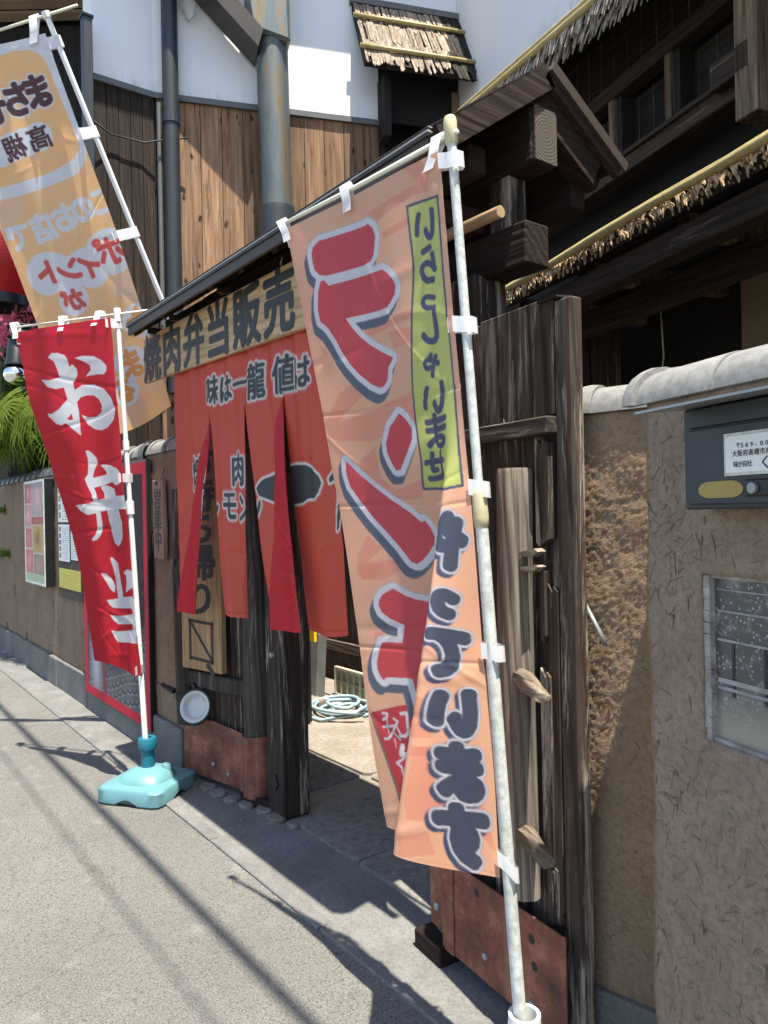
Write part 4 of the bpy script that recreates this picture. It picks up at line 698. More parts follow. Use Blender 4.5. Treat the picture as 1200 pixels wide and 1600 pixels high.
# open leaves: x along the leaf, -y towards the street
def leaf(o, a, name): 
    l = part(name, MB().box(0, -.004, .07, .001, 0, .08), 'leaf_z', None); l.location = (*o, 0); l.rotation_euler = (0, 0, a); ORG[l] = (0, 0, 0)
    l.parent = gt; l.location = (o[0] - ORG[gt][0], o[1] - ORG[gt][1], 0); return l
def lp(l, name, b, mat, bev=.003, j=0): return part(name, MB().box(*b, j), mat, l, bevel=bev, own=True)
def bolt(l, x, z, y, r=.011): return part('bolt', MB().lathe([(0, 0), (r, 0), (r * .9, .006), (r * .4, .009), (0, .009)], (x, y, z), 8, (0, -1, 0)), 'mail_lid', l)
R_ = leaf((-1.869, 1.63), math.atan2(-.075, .634), 'door_leaf')
for i, (x0, x1) in enumerate(((.02, .15), (.152, .29), (.294, .44), (.443, .60))):
    lp(R_, 'plank', (x0, -.002 + .004 * (i % 2), .06, x1, .03, 2.02 - .01 * i), 'leaf_z')
lp(R_, 'top_panel', (.291, -.014, 1.70, .598, -.003, 2.012), 'leaf_fig', .002)
lp(R_, 'stile', (.600, -.014, .04, .662, .03, 1.998), 'leaf_z', .005); lp(R_, 'stile', (.015, -.03, .06, .10, -.003, 2.02), 'leaf_z')
lp(R_, 'stile_cap', (.555, -.03, 1.999, .63, .03, 2.008), 'black_wood', 0, .004)
lp(R_, 'rail', (.03, -.05, 1.648, .604, -.003, 1.694), 'leaf_x', .004); lp(R_, 'rail', (.03, -.03, .98, .40, -.003, 1.03), 'leaf_x')
q = MB(); n = 18; zs = [.40, .5, .7, .9, 1.2, 1.45, 1.548, 1.562]; vs = []
for k, z in enumerate(zs):
    for i in range(n):
        t = 2 * math.pi * i / n; r = .049 * (1 + .05 * math.sin(3 * t + z * 3) + .03 * math.sin(7 * t + z)) * (1 if k < 7 else .93)
        vs.append((.484 + r * math.cos(t) + .004 * math.sin(z * 4), -.06 + r * math.sin(t), z))
q.add(vs, [(k * n + i, k * n + (i + 1) % n, (k + 1) * n + (i + 1) % n, (k + 1) * n + i) for k in range(len(zs) - 1) for i in range(n)] + [tuple(range((len(zs) - 1) * n, len(zs) * n))])
part('round_post', q, 'grey_z', R_, smooth='auto')
# broken boards between post and stile
for (x0, x1, z0, z1, y) in ((.535, .585, 1.36, 1.645, -.03), (.540, .560, 1.10, 1.30, -.028), (.534, .572, .50, 1.02, -.024), (.54, .595, .34, .50, -.02), (.56, .598, .37, 1.25, -.018)):
    q = MB(); s_ = .012; q.prism([(x0, z0), (x0 + .012, z0 - s_), (x1, z0 + .01), (x1, z1 - .02), ((x0 + x1) / 2 + .005, z1 - .008), ((x0 + x1) / 2, z1 - .025), (x0, z1)], y, -.003, lambda x, z, k: (x, k, z)); part('broken_board', q, 'leaf_z', R_, own=True)
def peg(x, z, L, h, split, dx=0):
    q = MB(); sec = [(0, 1, .0), (.35, 1.02, .004), (.7, .85, 0), (1, .62, -.008)]; vs = []; n = 10; fs = []
    for t, s_, dz in sec:
        for i in range(n):
            a = 2 * math.pi * i / n; r = 1 + .16 * math.sin(3 * a + 2 * t) + .08 * math.sin(7 * a)
            vs.append((x + L * t + .012 * math.cos(a) * (t == 1), -.075 - .03 * t + .026 * s_ * r * math.cos(a), z - .012 * t + dz + h * s_ * r * math.sin(a) * (1 if not (split and t == 1 and math.sin(a) > .3) else .3)))
    fs = [(k * n + i, k * n + (i + 1) % n, (k + 1) * n + (i + 1) % n, (k + 1) * n + i) for k in range(3) for i in range(n)] + [tuple(range(n))[::-1], tuple(range(3 * n, 4 * n))]
    q.add(vs, fs); return part('peg', q, 'grey_x', R_, smooth='auto', own=True)
peg(.505, .995, .125, .03, True); peg(.505, .575, .13, .032, False)
for z, s_ in ((1.335, 1), (1.295, .8)): part('splinter', MB().prism([(.53, z), (.585, z + .012 * s_), (.60, z + .004), (.57, z - .012), (.53, z - .01)], -.085, -.055, lambda x, zz, k: (x, k, zz)), 'grey_x', R_, own=True)
lp(R_, 'iron_plate', (.105, -.062, .062, .648, -.055, .352), 'rust', .002); lp(R_, 'iron_strap', (.02, -.055, .10, .10, -.031, .34), 'rust', .003); lp(R_, 'iron_strap', (.105, -.068, .062, .165, -.0625, .35), 'rust', .002)
lp(R_, 'foot_block', (-.03, -.09, .004, .12, .01, .07), 'gate_x', .006)
for x, z in ((.318, .14), (.52, .113)): bolt(R_, x, z, -.062)
for x, z in ((.52, .29), (.53, .22), (.28, .31)): part('rust_hole', MB().lathe([(0, .0), (.014, .0), (.010, .001), (0, .0015)], (x, -.062, z), 10, (0, -1, 0)), 'black', R_)
bolt(R_, .06, .17, -.055, .014)
L2 = leaf((-3.985, 1.62), math.atan2(.148, .644), 'door_leaf')
for i, (x0, x1) in enumerate(((.03, .16), (.163, .30), (.303, .43), (.433, .56))): lp(L2, 'plank', (x0, -.006 + .004 * (i % 2), .04, x1, .02, 2.0), 'leaf_z')
q = MB(); q.tube([(.645, -.02, .32), (.645, -.02, .8), (.64, -.02, 1.4), (.64, -.02, 2.0)], [.083, .08, .076, .076], 16); part('stile', q, 'leaf_grey', L2, smooth='auto'); lp(L2, 'stile', (.725, -.03, .04, .76, .03, 2.0), 'gate_z')
lp(L2, 'rail', (.075, -.05, .52, .565, -.006, .605), 'leaf_grey', .006, .002); lp(L2, 'rail', (.075, -.05, 1.40, .565, -.006, 1.48), 'leaf_grey', .006)
lp(L2, 'foot_block', (.57, -.10, .0, .80, .02, .06), 'gate_x', .006)
q = MB(); pr = [(.03, -.045), (.30, -.047), (.50, -.052)] + [(.645 + .092 * math.cos(t), -.02 + .092 * math.sin(t)) for t in np.linspace(math.radians(215), math.radians(360), 8)]
vs = []; zt = lambda x: .352 + .012 * math.sin(x * 9)
for x, y in pr: vs += [(x, y, .045 - .0), (x, y, zt(x)), (x, y + .004, zt(x)), (x, y + .004, .045)]
q.add(vs, [(4 * i + k, 4 * i + (k + 1) % 4, 4 * i + 4 + (k + 1) % 4, 4 * i + 4 + k) for i in range(len(pr) - 1) for k in range(4)] + [(0, 1, 2, 3), tuple(range(len(vs) - 4, len(vs)))[::-1]]); part('iron_plate', q, 'rust', L2, smooth='auto')
for x, z in ((.298, .13), (.42, .10), (.53, .10), (.53, .27)): bolt(L2, x, z, -.05, .013)
# weathered end post of the left wall with straps
ep = thing('weathered_post', 'split grey weathered post standing at the end of left wall', 'post', (-3.95, 1.60, 0))
q = MB(); q.tube([(-3.955, 1.60, .30), (-3.955, 1.60, .9), (-3.96, 1.60, 1.3), (-3.965, 1.60, 1.60)], [.05, .056, .058, .055], 12); part('trunk', q, 'leaf_grey', ep, smooth='auto')
q = MB(); q.tube([(-3.93, 1.655, .1), (-3.94, 1.66, 2.2)], .04, 10); part('back_post', q, 'gate_z', ep)
for z in (1.18, .44):
    q = MB(); q.lathe([(.060, 0), (.063, .005), (.063, .028), (.060, .033)], (-3.957, 1.60, z), 14); q.tube([(-3.90, 1.57, z + .02), (-3.86, 1.54, z + .005), (-3.83, 1.545, z + .02)], .012, 6); part('rubber_strap', q, 'black', ep)
q = MB(); q.tube([(-4.02, 1.56, .47), (-4.10, 1.52, .50)], [.018, .012], 6); q.tube([(-4.1, 1.52, .5), (-4.16, 1.5, .515)], .003, 5); part('strap_tail', q, 'black', ep)
# enamel dish lamp
dl_ = thing('enamel_dish', 'round white enamel dish with black rim hung above rusty plate', 'dish', (-3.765, 1.575, .43))
ax = Vector((.62, -.72, .30)); c0 = Vector((-3.765, 1.572, .43))
part('bowl', MB().lathe([(0, -.034), (.048, -.034), (.055, -.030), (.066, -.006), (.072, .0), (.084, .004)], c0, 28, ax), 'enamel', dl_, smooth=True)
part('rim', MB().lathe([(.084, .004), (.089, .010), (.096, .009), (.099, .002), (.094, -.006), (.075, -.026), (.06, -.040), (0, -.042)], c0, 28, ax), 'black', dl_, smooth=True)
part('hook', MB().tube([c0 + Vector((-.03, .02, .08)), c0 + Vector((-.07, .03, .10)), c0 + Vector((-.14, .03, .09))], .013, 7), 'black', dl_)
# curtain rod and noren
rod = MB().tube([(-3.84, 1.493, 2.268), (-2.7, 1.493, 2.268), (-1.405, 1.493, 2.266)], .017, 12); ro = solo('curtain_rod', rod, 'sign', 'round wooden rod along the lintel with its cut end showing', 'rod', smooth='auto')
def norenpanels():
    nr = PR['NR']; X0, X1, Z0, Z1 = -3.766, -1.492, 2.272, .944; Wd = 560; H = 330
    U = lambda x: (x - X0) / (X1 - X0); V = lambda z: (Z0 - z) / (Z0 - Z1)
    img = np.ones((H, Wd, 3)) * np.array((.60, .075, .042)); over(img, np.clip(smooth_noise(H, Wd, 3, 20, 5) * .1 + .06, 0, .25), (.70, .15, .09))
    its = [(c, U(x), V(z), h * .92 / (X1 - X0), 0, 0, h / (Z0 - Z1)) for c, x, z, h in nr['txt']]
    m = dil(quad_mask(its, H, Wd, 0), 2.3, 2.0); m = m + 0
    for k in ('bar', 'no', 'dot'): m = np.maximum(m, poly_mask([(U(x), V(z)) for x, z in nr[k]], H, Wd))
    over(img, dil(m, 3.0, 3.0), (.76, .70, .66)); over(img, m, (.05, .058, .062))
    nt = thing('shop_curtain', 'red split shop curtain with white edged black writing in gateway', 'curtain', (-2.62, 1.493, 2.27))
    tops = [-3.762, -3.331, -2.960, -2.617, -2.252, -1.874, -1.51]
    bot = [((-3.645, 1.475, .968), (-3.45, 1.465, .966), (-3.25, 1.47, .965)), ((-3.115, 1.452, 1.00), (-3.02, 1.46, .995), (-2.985, 1.515, .99)), ((-2.67, 1.455, .985), (-2.49, 1.47, .985), (-2.31, 1.47, .985)),
           ((-2.60, 1.575, .975), (-2.38, 1.515, .98), (-2.215, 1.50, 1.005)), ((-1.99, 1.58, 1.0), (-1.95, 1.60, 1.0), (-1.79, 1.54, 1.0)), ((-1.86, 1.49, 1.0), (-1.69, 1.53, 1.0), (-1.52, 1.51, 1.0))]
    for i in range(5):
        nu, nv = 90, 330; xs = np.linspace(tops[i], tops[i + 1], nu); f = np.linspace(0, 1, nu); v = np.linspace(0, 1, nv)
        a, b, c = [np.array(p) for p in bot[i]]; B = (np.outer((1 - f) ** 2, a) + np.outer(2 * f * (1 - f), b * 2 - (a + c) / 2) + np.outer(f ** 2, c)); T = np.c_[xs, np.full(nu, 1.493), np.full(nu, 2.274)]
        # hangs straight to the slit, then swings
        s_ = np.clip((v - .25) / .75, 0, 1); k = s_ ** .95
        g = np.zeros((nv, nu, 3)); zf = v[:, None]; base = T[None] * (1 - zf[..., None]) + np.c_[xs, np.full(nu, 1.493), B[:, 2]][None] * zf[..., None]
        g = base + (B - np.c_[xs, np.full(nu, 1.493), B[:, 2]])[None] * k[:, None, None]
        g[..., 1] += .006 * np.sin(xs * 24)[None] * np.minimum(1, v * 3)[:, None] + .004 * np.sin(xs * 61)[None] * (1 - v)[:, None] * np.minimum(1, v * 9)[:, None]
        g[..., 1] += .012 * np.sin(v * 5 + i)[:, None] * (v ** 2)[:, None]
        if i in (0, 2):                                   # the free edge blown forward: its reverse shows, coloured darker as shade
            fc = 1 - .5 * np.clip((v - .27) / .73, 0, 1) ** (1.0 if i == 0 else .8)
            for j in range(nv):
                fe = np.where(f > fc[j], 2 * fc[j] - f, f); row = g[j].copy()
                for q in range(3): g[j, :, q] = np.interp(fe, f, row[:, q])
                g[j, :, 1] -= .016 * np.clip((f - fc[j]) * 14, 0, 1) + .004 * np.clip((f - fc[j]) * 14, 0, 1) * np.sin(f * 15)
        ix = np.clip((U(xs) * (Wd - 1)), 0, Wd - 1.001); i0 = ix.astype(int); fr = (ix - i0)[None, :, None]; im = img[:, i0] * (1 - fr) + img[:, i0 + 1] * fr
        hem = np.zeros((nv, nu)); hem[-7:-5] = .35; hem[90:, 1] = .2; hem[90:, -2] = .2; over(im, hem, (.25, .02, .015))
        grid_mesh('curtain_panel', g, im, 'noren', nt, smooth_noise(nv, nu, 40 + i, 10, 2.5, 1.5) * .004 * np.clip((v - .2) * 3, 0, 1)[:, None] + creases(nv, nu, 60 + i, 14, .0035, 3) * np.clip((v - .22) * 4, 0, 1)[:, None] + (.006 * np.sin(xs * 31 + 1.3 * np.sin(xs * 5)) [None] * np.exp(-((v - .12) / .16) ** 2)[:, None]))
norenpanels()
# ------------------------------------------------------------------ hanging sign board
sg = thing('hanging_sign', 'long wooden sign board with black brush writing hung under gate eave', 'sign', (-3.1, 1.475, 2.32))
def sx(x, z): return z - .0215 * (x + 4.0)
part('board', MB().prism([(-4.125, -.126), (-2.08, -.140), (-2.08, .140), (-4.125, .126)], 1.462, 1.486, lambda x, z, y: (x, y, sx(x, z + 2.323))), 'sign', sg, bevel=.004)
lettering('carved_lettering', [(c, -3.99 + .2815 * i, 2.320, .116, .120) for i, c in enumerate('焼肉弁当販売')], lambda x, z: (x, 1.4595, sx(x, z)), 'ink_d', sg, .036)
for x in (-3.86, -2.57, -2.15):
    q = MB(); q.tube([(x, 1.475, 2.475), (x + .012, 1.47, 2.465), (x + .006, 1.468, 2.452), (x - .008, 1.47, 2.445), (x, 1.475, 2.43), (x + .006, 1.475, 2.42)], .0035, 6)
    q.tube([(x, 1.475, sx(x, 2.44)), (x, 1.475, 2.445)], .006, 6); part('hook', q, 'mail_lid', sg, smooth=True)
# upright sign leaning on the left leaf
us = thing('upright_sign', 'tall pale wooden sign with black writing propped on the left leaf', 'sign', (-3.985, 1.62, 0), math.atan2(.148, .644))
part('board', MB().box(.088, -.088, .628, .432, -.054, 1.86), 'sign_z', us, bevel=.004)
uf = lambda x, z: (x, -.0896, z)
lettering('brush_lettering', [(c, .262, z, .122, .086) for c, z in (('お', 1.74), ('持', 1.56), ('ち', 1.385), ('帰', 1.20), ('り', 1.01))] + [('、', .40, .70, .09, .09)], uf, 'ink_d', us, .036)
q = MB()
for a, b in (((.165, .89), (.36, .882)), ((.165, .69), (.36, .682)), ((.168, .892), (.166, .686)), ((.356, .885), (.358, .68)), ((.168, .885), (.355, .69))):
    d = Vector((b[0] - a[0], b[1] - a[1])).normalized() * .008; n_ = Vector((-d.y, d.x)); a = Vector(a) - d; b = Vector(b) + d
    q.prism([tuple(a + n_), tuple(b + n_), tuple(b - n_), tuple(a - n_)], -.0905, -.0888, lambda x, z, k: (x, k, z))
part('box_mark', q, 'ink_d', us)
# ------------------------------------------------------------------ nobori banners
def wl(a): return Vector(a)
def clothgrid(k, nu, nv): vr, ct = WD[k]; return cloth(vr, ct, nu, nv)
def tabstrip(bn, p, q, w, axis, r=.012):
    """fabric loop from cloth point q to the pole or arm at p"""
    p = wl(p); q = wl(q); ax_ = Vector(axis).normalized() * w / 2; d = (p - q); side = ax_.cross(d).normalized() * (r + .004) / 4; mb = MB()
    ext = d.normalized() * (r + .008); pts = [q - ext * .8 + side * 2.4, q + side * 2.4, q.lerp(p, .5) + side * 1.6, p + side * 4 + ext * .6, p + ext * 1.2, p - side * 4 + ext * .6, q.lerp(p, .5) - side * 1.6, q - side * 2.4]
    vs = []
    for x in pts: vs += [x - ax_, x + ax_]
    mb.add(vs, [(2 * i, 2 * i + 1, 2 * i + 3, 2 * i + 2) for i in range(len(pts) - 1)]); return part('loop_tab', mb, 'tab', bn, smooth=True)
def banner_base(c, rot, mat, mat2, label, sc=1, fl=1):
    b = thing('banner_base', label, 'banner base', (*c, 0)); n = 56; q = MB(); prof = [(.208, .004, 9, 0), (.216, .014, 9, 0), (.214, .082, 9, 1), (.206, .092, 8, 1), (.165, .094, 3.2, 1), (.152, .10, 2.6, 1), (.146, .115, 2.4, 1), (.120, .142, 2.2, 1), (.075, .160, 2, 1), (.04, .166, 2, 1)]
    vs = []
    for k, (r, z, e, full) in enumerate(prof):
        for i in range(n):
            t = 2 * math.pi * i / n; rr = r / (abs(math.cos(t)) ** e + abs(math.sin(t)) ** e) ** (1 / e); zz = z
            if not full: zz = z + .036 * max(0, math.cos(4 * t) - .35) / .65 * (1 if k == 0 else .75)
            vs.append((c[0] + sc * rr * math.cos(t + rot), c[1] + sc * rr * math.sin(t + rot), sc * fl * zz))
    q.add(vs, [(k * n + i, k * n + (i + 1) % n, (k + 1) * n + (i + 1) % n, (k + 1) * n + i) for k in range(len(prof) - 1) for i in range(n)] + [tuple(range(n))[::-1]])
    part('tank', q, mat, b, smooth='auto')
    part('socket', MB().lathe([(.034, .13), (.034, .235), (.044, .237), (.046, .245), (.046, .290), (.042, .296), (.022, .296), (.022, .26)] if mat2 else [(.046, .07), (.046, .12), (.040, .19), (.040, .203), (.031, .203), (.030, .12)], (*c, 0), 20), mat2 or mat, b, smooth='auto')
    part('filler_cap', MB().lathe([(.032 * sc, .06 * fl), (.032 * sc, .163 * sc * fl), (.027 * sc, .170 * sc * fl), (0, .171 * sc * fl)], (c[0] + .11 * sc * math.cos(rot + .5), c[1] + .11 * sc * math.sin(rot + .5), 0), 18), mat, b, smooth='auto')
    return b
def noise_w(H, Wd, s, a): return smooth_noise(H, Wd, s, 12, 2.2, 2) * a
# --- lunch banner, orange, in front
def lunch():
    b = thing('nobori_banner', 'large peach banner with mirrored red letters on the cracked white pole', 'banner', (-1.255, 1.37, 0))
    H, Wd = 761, 271; o = PR['OR']; fx, fy = Wd / .65, H / 1.82
    img = np.ones((H, Wd, 3)) * np.array((.92, .51, .33))
    for p in o['swirl']: over(img, poly_mask(p, H, Wd) * .5, (.84, .26, .18))
    red = np.zeros((H, Wd))
    for k in ('ra1', 'ra2', 'n1', 'n2', 'chi'): red = np.maximum(red, poly_mask(o[k], H, Wd))
    wh = dil(red, .021 * fx, .0195 * fy); gr = wh.copy()
    for k in range(1, 9): gr = np.maximum(gr, shift(wh, -round(k * .0024 * fx), round(k * .0030 * fy)))
    bx = poly_mask(o['box'], H, Wd); over(img, np.maximum(bx, shift(bx, -3, 2)), (.2, .2, .16)); over(img, bx, (.62, .055, .075))
    ink = np.zeros((H, Wd)); X, Y = np.meshgrid((np.arange(Wd) + .5) / Wd * .65, (np.arange(H) + .5) / H * 1.82)
    for pts, w in o['ink']:
        for (ua, va), (ub, vb) in zip(pts, pts[1:]):
            a = np.array((ua * .65, va * 1.82)); d = np.array((ub * .65, vb * 1.82)) - a; t = np.clip(((X - a[0]) * d[0] + (Y - a[1]) * d[1]) / (d @ d + 1e-9), 0, 1)
            e = np.hypot(X - a[0] - t * d[0], Y - a[1] - t * d[1]); ink = np.maximum(ink, np.clip((w * .55 - e) * 400 + .5, 0, 1))
    over(img, ink, (.74, .74, .78)); over(img, gr, (.125, .155, .22)); over(img, wh, (.80, .81, .86)); over(img, red, (.72, .085, .105))
    yp = o['yel'][:]; ur = yp[2][0]; yp = [yp[0], yp[1], yp[2]] + [(ur + .004 * (i + 1), p[1]) for i, p in enumerate(yp[3:6])] + yp[6:]; ye = poly_mask(yp, H, Wd); over(img, ye, (.10, .11, .19)); yi = 1 - dil(1 - ye, .009 * fx, .009 * fy); over(img, yi, (.66, .70, .20))
    sm = dil(quad_mask([(c, u, v, au * 1.05, av * 1.05, bu * 1.08, bv * 1.08) for c, u, v, au, av, bu, bv in o['small']], H, Wd, 0, True), 2.8, 2.4); over(img, sm * yi, (.085, .10, .19))
    bg = dil(quad_mask([(c, u, v, au * .88, av * .88, bu * .84, bv * .84) for c, u, v, au, av, bu, bv in o['big']], H, Wd, 0, True), .0175 * fx, .0132 * fy); bw = dil(bg, .007 * fx, .007 * fy); bs = bw.copy()
    for k in range(1, 5): bs = np.maximum(bs, shift(bw, -round(k * .003 * fx), round(k * .0026 * fy)))
    over(img, bs, (.075, .09, .17)); over(img, bw, (.70, .71, .80)); over(img, bg, (.075, .09, .14))
    g = clothgrid('OR', Wd, H); hem = np.zeros((H, Wd)); hem[:, 3:5] = .12; hem[-5:-3] = .12; over(img, hem, (.5, .2, .12))
    wr = noise_w(H, Wd, 21, .0035); v = np.linspace(0, 1, H)[:, None]; u = np.linspace(0, 1, Wd)[None]
    wr = wr + creases(H, Wd, 77, 26, .0022, 2.8)
    for v0 in (.335, .49, .72): wr = wr + .0016 * np.exp(-((v - v0 - .02 * u) / .003) ** 2)
    grid_mesh('cloth', g, img, 'flag', b, wr)
    p0, p1 = wl((-1.2600, 1.3640, .03)), wl((-1.360, 1.268, 2.432)); L = p1 - p0
    at = lambda z: p0 + L * ((z - p0.z) / L.z)
    po = part('pole', MB().tube([at(.03), at(1.42)], .0160, 16), 'pvc', b, smooth='auto'); part('pole', MB().tube([at(1.38), at(2.40)], .0118, 16), 'pvc', b, smooth='auto')
    part('joint', MB().tube([at(1.405), at(1.41), at(1.43), at(1.49), at(1.50), at(1.505)], [.014, .018, .0195, .019, .0175, .013], 16), 'cream', b, smooth='auto')
    part('pole_cap', MB().tube([at(2.365), at(2.37), at(2.425), at(2.435)], [.013, .0165, .017, .014], 14), 'cream', b, smooth='auto')
    top = at(2.39); tip = wl(g[0, 0]) + Vector((-.03, .0, .022)); part('arm', MB().tube([top + (top - tip) * .03, top.lerp(tip, .5) + Vector((0, 0, -.004)), tip], [.0075, .007, .006], 8), 'arm', b, smooth=True)
    dr = (tip - top).normalized()
    for f in (.06, .56, .985): a = top.lerp(tip, f); c = g[3, int((1 - f) * (Wd - 1))]; tabstrip(b, a, (c[0], c[1], c[2] - .035), .034, dr, .010)
    for vv in (.018, .265, .49, .72, .975): c = g[int(vv * (H - 1)), -3]; q = wl(c); tabstrip(b, at(q.z - (.03 if vv > .9 else .005)) + Vector((.006, 0, 0)), q, .040, L, .0125 if q.z > 1.45 else .0165)
    banner_base((-1.259, 1.365), .3, 'white_pl', None, 'white plastic base holding the cracked pole of peach banner', .72, .62)
lunch()
def bento():
    b = thing('nobori_banner', 'red banner with large white writing on thin pole in teal base', 'banner', (-3.845, 1.342, 0)); H, Wd = 601, 201; o = PR['RE']
    img = np.ones((H, Wd, 3)) * np.array((.60, .006, .022)); m = np.zeros((H, Wd))
    for p in o['w']: m = np.maximum(m, poly_mask(p, H, Wd))
    m = m * (1 - poly_mask(o['hole'], H, Wd)); over(img, m, (.74, .75, .78)); g = clothgrid('RE', Wd, H)
    v = np.linspace(0, 1, H)[:, None]; u = np.linspace(0, 1, Wd)[None]; wr = noise_w(H, Wd, 5, .006) + creases(H, Wd, 78, 26, .003, 3)
    for v0, sl_ in ((.10, .1), (.30, -.05), (.48, .06), (.62, -.04), (.80, .1)): wr = wr + .003 * np.exp(-((v - v0 - sl_ * u) / .006) ** 2)
    wr = wr + .02 * np.clip((v - .86) / .14, 0, 1) * np.clip((u - .75) / .25, 0, 1) * np.sin(u * 14); grid_mesh('cloth', g, img, 'flag', b, wr)
    p0 = wl((-3.845, 1.342, .05)); p1 = wl(TOPS['RE']); L = p1 - p0; at = lambda z: p0 + L * ((z - p0.z) / L.z)
    part('pole', MB().tube([at(.06), at(1.50)], .0145, 12), 'pvc_new', b, smooth='auto'); part('pole', MB().tube([at(1.45), at(p1.z - .01)], .0125, 12), 'pvc_new', b, smooth='auto')
    part('joint', MB().tube([at(1.46), at(1.465), at(1.53), at(1.535)], [.015, .021, .021, .014], 12), 'white_pl', b, smooth='auto'); part('joint', MB().tube([at(1.80), at(1.85)], .017, 12), 'white_pl', b)
    part('pole_cap', MB().tube([at(p1.z - .07), at(p1.z)], .019, 10), 'white_pl', b, smooth='auto'); t = at(p1.z - .03); tip = wl(g[0, 0]) + Vector((-.03, -.0, .035))
    part('arm', MB().tube([t + (t - tip) * .28, t, tip], [.006, .006, .0055], 7), 'arm', b, smooth=True); dr = (tip - t).normalized()
    for f in (.16, .5, .97): a = t.lerp(tip, f); c = g[3, int((1 - f) * (Wd - 1))]; tabstrip(b, a, (c[0], c[1], c[2] - .03), .038, dr, .02)
    for vv in (.015, .46, .985): q = wl(g[int(vv * (H - 1)), -3]); tabstrip(b, at(q.z), q, .045, L, .014)
    banner_base((-3.845, 1.342), .62, 'teal', 'teal_d', 'teal plastic water filled banner base on the road edge', .88)
bento()
def points():
    b = thing('nobori_banner', 'orange and white banner leaning out above the wall with mirrored writing', 'banner', tuple(TOPS['LBb'])); H, Wd = 601, 211; o = PR['LB']
    img = np.ones((H, Wd, 3)) * np.array((.93, .56, .27)); WH = (.74, .75, .79)
    def circ(q):
        X, Y = np.meshgrid((np.arange(Wd) + .5) / Wd, (np.arange(H) + .5) / H); u, v, au, av, bu, bv = q[:6]; J = np.linalg.inv(np.array([[au, bu], [av, bv]])); a = J[0, 0] * (X - u) + J[0, 1] * (Y - v); c = J[1, 0] * (X - u) + J[1, 1] * (Y - v)
        return np.clip((1 - np.hypot(a, c)) * 14 + .5, 0, 1)
    for q in o['circ']:
        if q[6] == 1: over(img, circ(q) * .55, (.78, .55, .42))
    over(img, poly_mask(o['white'], H, Wd), WH); over(img, poly_mask(o['inner'], H, Wd), (.93, .54, .25))
    for q in o['circ']:
        if q[6] == 0: over(img, circ(q), WH)
    tx = [[t for t in o['txt'] if t[7] == k] for k in range(5)]
    m0 = dil(quad_mask(tx[0], H, Wd, 0, True), 4, 3.6); over(img, dil(m0, 3, 3), WH); over(img, m0, (.095, .028, .035)); over(img, dil(quad_mask(tx[1], H, Wd, 0, True), 2, 2), (.095, .028, .035))
    over(img, dil(quad_mask(tx[2], H, Wd, 0, True), 3, 3), WH); over(img, dil(quad_mask(tx[3], H, Wd, 0, True), 3, 3), (.68, .10, .085)); over(img, dil(quad_mask(tx[4], H, Wd, 0, True), 3, 3), (.78, .36, .10))
    g = clothgrid('LB', Wd, H); grid_mesh('cloth', g, img, 'flag', b, noise_w(H, Wd, 11, .006) + creases(H, Wd, 79, 20, .0035, 3))
    p0 = wl(TOPS['LBb']); p1 = wl(TOPS['LBt']); part('pole', MB().tube([p0, p1], .0155, 12), 'pvc_new', b, smooth='auto'); L = p1 - p0
    part('pole_cap', MB().tube([p1 - L * .012, p1 + L * .006], .024, 10), 'white_pl', b); t = p1 - L * .003; tip = wl(g[0, 0]) + Vector((0, 0, .05)); part('arm', MB().tube([t + (t - tip) * .25, t, tip], .008, 7), 'arm', b, smooth=True); dr = (tip - t).normalized()
    for f in (.1, .6): a = t.lerp(tip, f); c = g[4, int((1 - f) * (Wd - 1))]; tabstrip(b, a, (c[0], c[1], c[2] - .03), .05, dr)
    for vv in (.03, .29, .58): q = wl(g[int(vv * (H - 1)), -3]); k = max(0, min(1, (q - p0).dot(L) / L.dot(L))); tabstrip(b, p0 + L * k, q, .06, L, .016)
    part('foot_bracket', MB().tube([p0 - L * .02, p0 + L * .015], .03, 10), 'white_pl', b)
points()
# ------------------------------------------------------------------ posters and boards on the left wall
def sheet_print(name, img, x0, x1, y, z0, z1, par, skew=0):
    H, Wd = img.shape[:2]; X, Zz = np.meshgrid(np.linspace(x0, x1, Wd), np.linspace(z1, z0, H)); g = np.stack([X, np.full_like(X, y), Zz], -1); return grid_mesh(name, g[:, ::-1][:, ::-1], img, 'print', par)
ps = thing('poster', 'tall red framed poster with dark scaly picture behind red banner', 'poster', (-5.1, 1.57, .15))
part('backing', MB().box(-5.83, 1.572, .14, -4.43, 1.598, 1.80), 'black', ps)
H, Wd = 300, 260; yy, xx = np.meshgrid(np.linspace(0, 1, H), np.linspace(0, 1, Wd), indexing='ij'); xx = xx + .025 * smooth_noise(H, Wd, 31, 12, 4); yy0 = yy; yy = yy + .02 * smooth_noise(H, Wd, 32, 12, 4); im = np.ones((H, Wd, 3)) * np.array((.035, .032, .034))
over(im, np.clip(smooth_noise(H, Wd, 2, 20, 9, .2) * .4, 0, .5), (.075, .066, .07))
sc_ = 15; ry = np.floor(yy * sc_ * 1.5 + .8 * xx * 6); cx_ = (xx * sc_ + .5 * (ry % 2)) % 1 - .5; cy_ = (yy * sc_ * 1.5 + .8 * xx * 6) % 1
arc = np.abs(np.hypot(cx_ * 1.3, cy_) - .78); scale = np.clip(1 - arc / .16, 0, 1)
body = np.clip((yy - .58 - .22 * np.sin(xx * 3.0 + .2)) * 12, 0, 1) * np.clip((xx - .05) * 20, 0, 1); over(im, body * (.35 + .65 * np.clip(cy_ + .2 * smooth_noise(H, Wd, 9, 10, 5), 0, 1)), (.22, .20, .215)); over(im, body * scale, (.03, .026, .03))
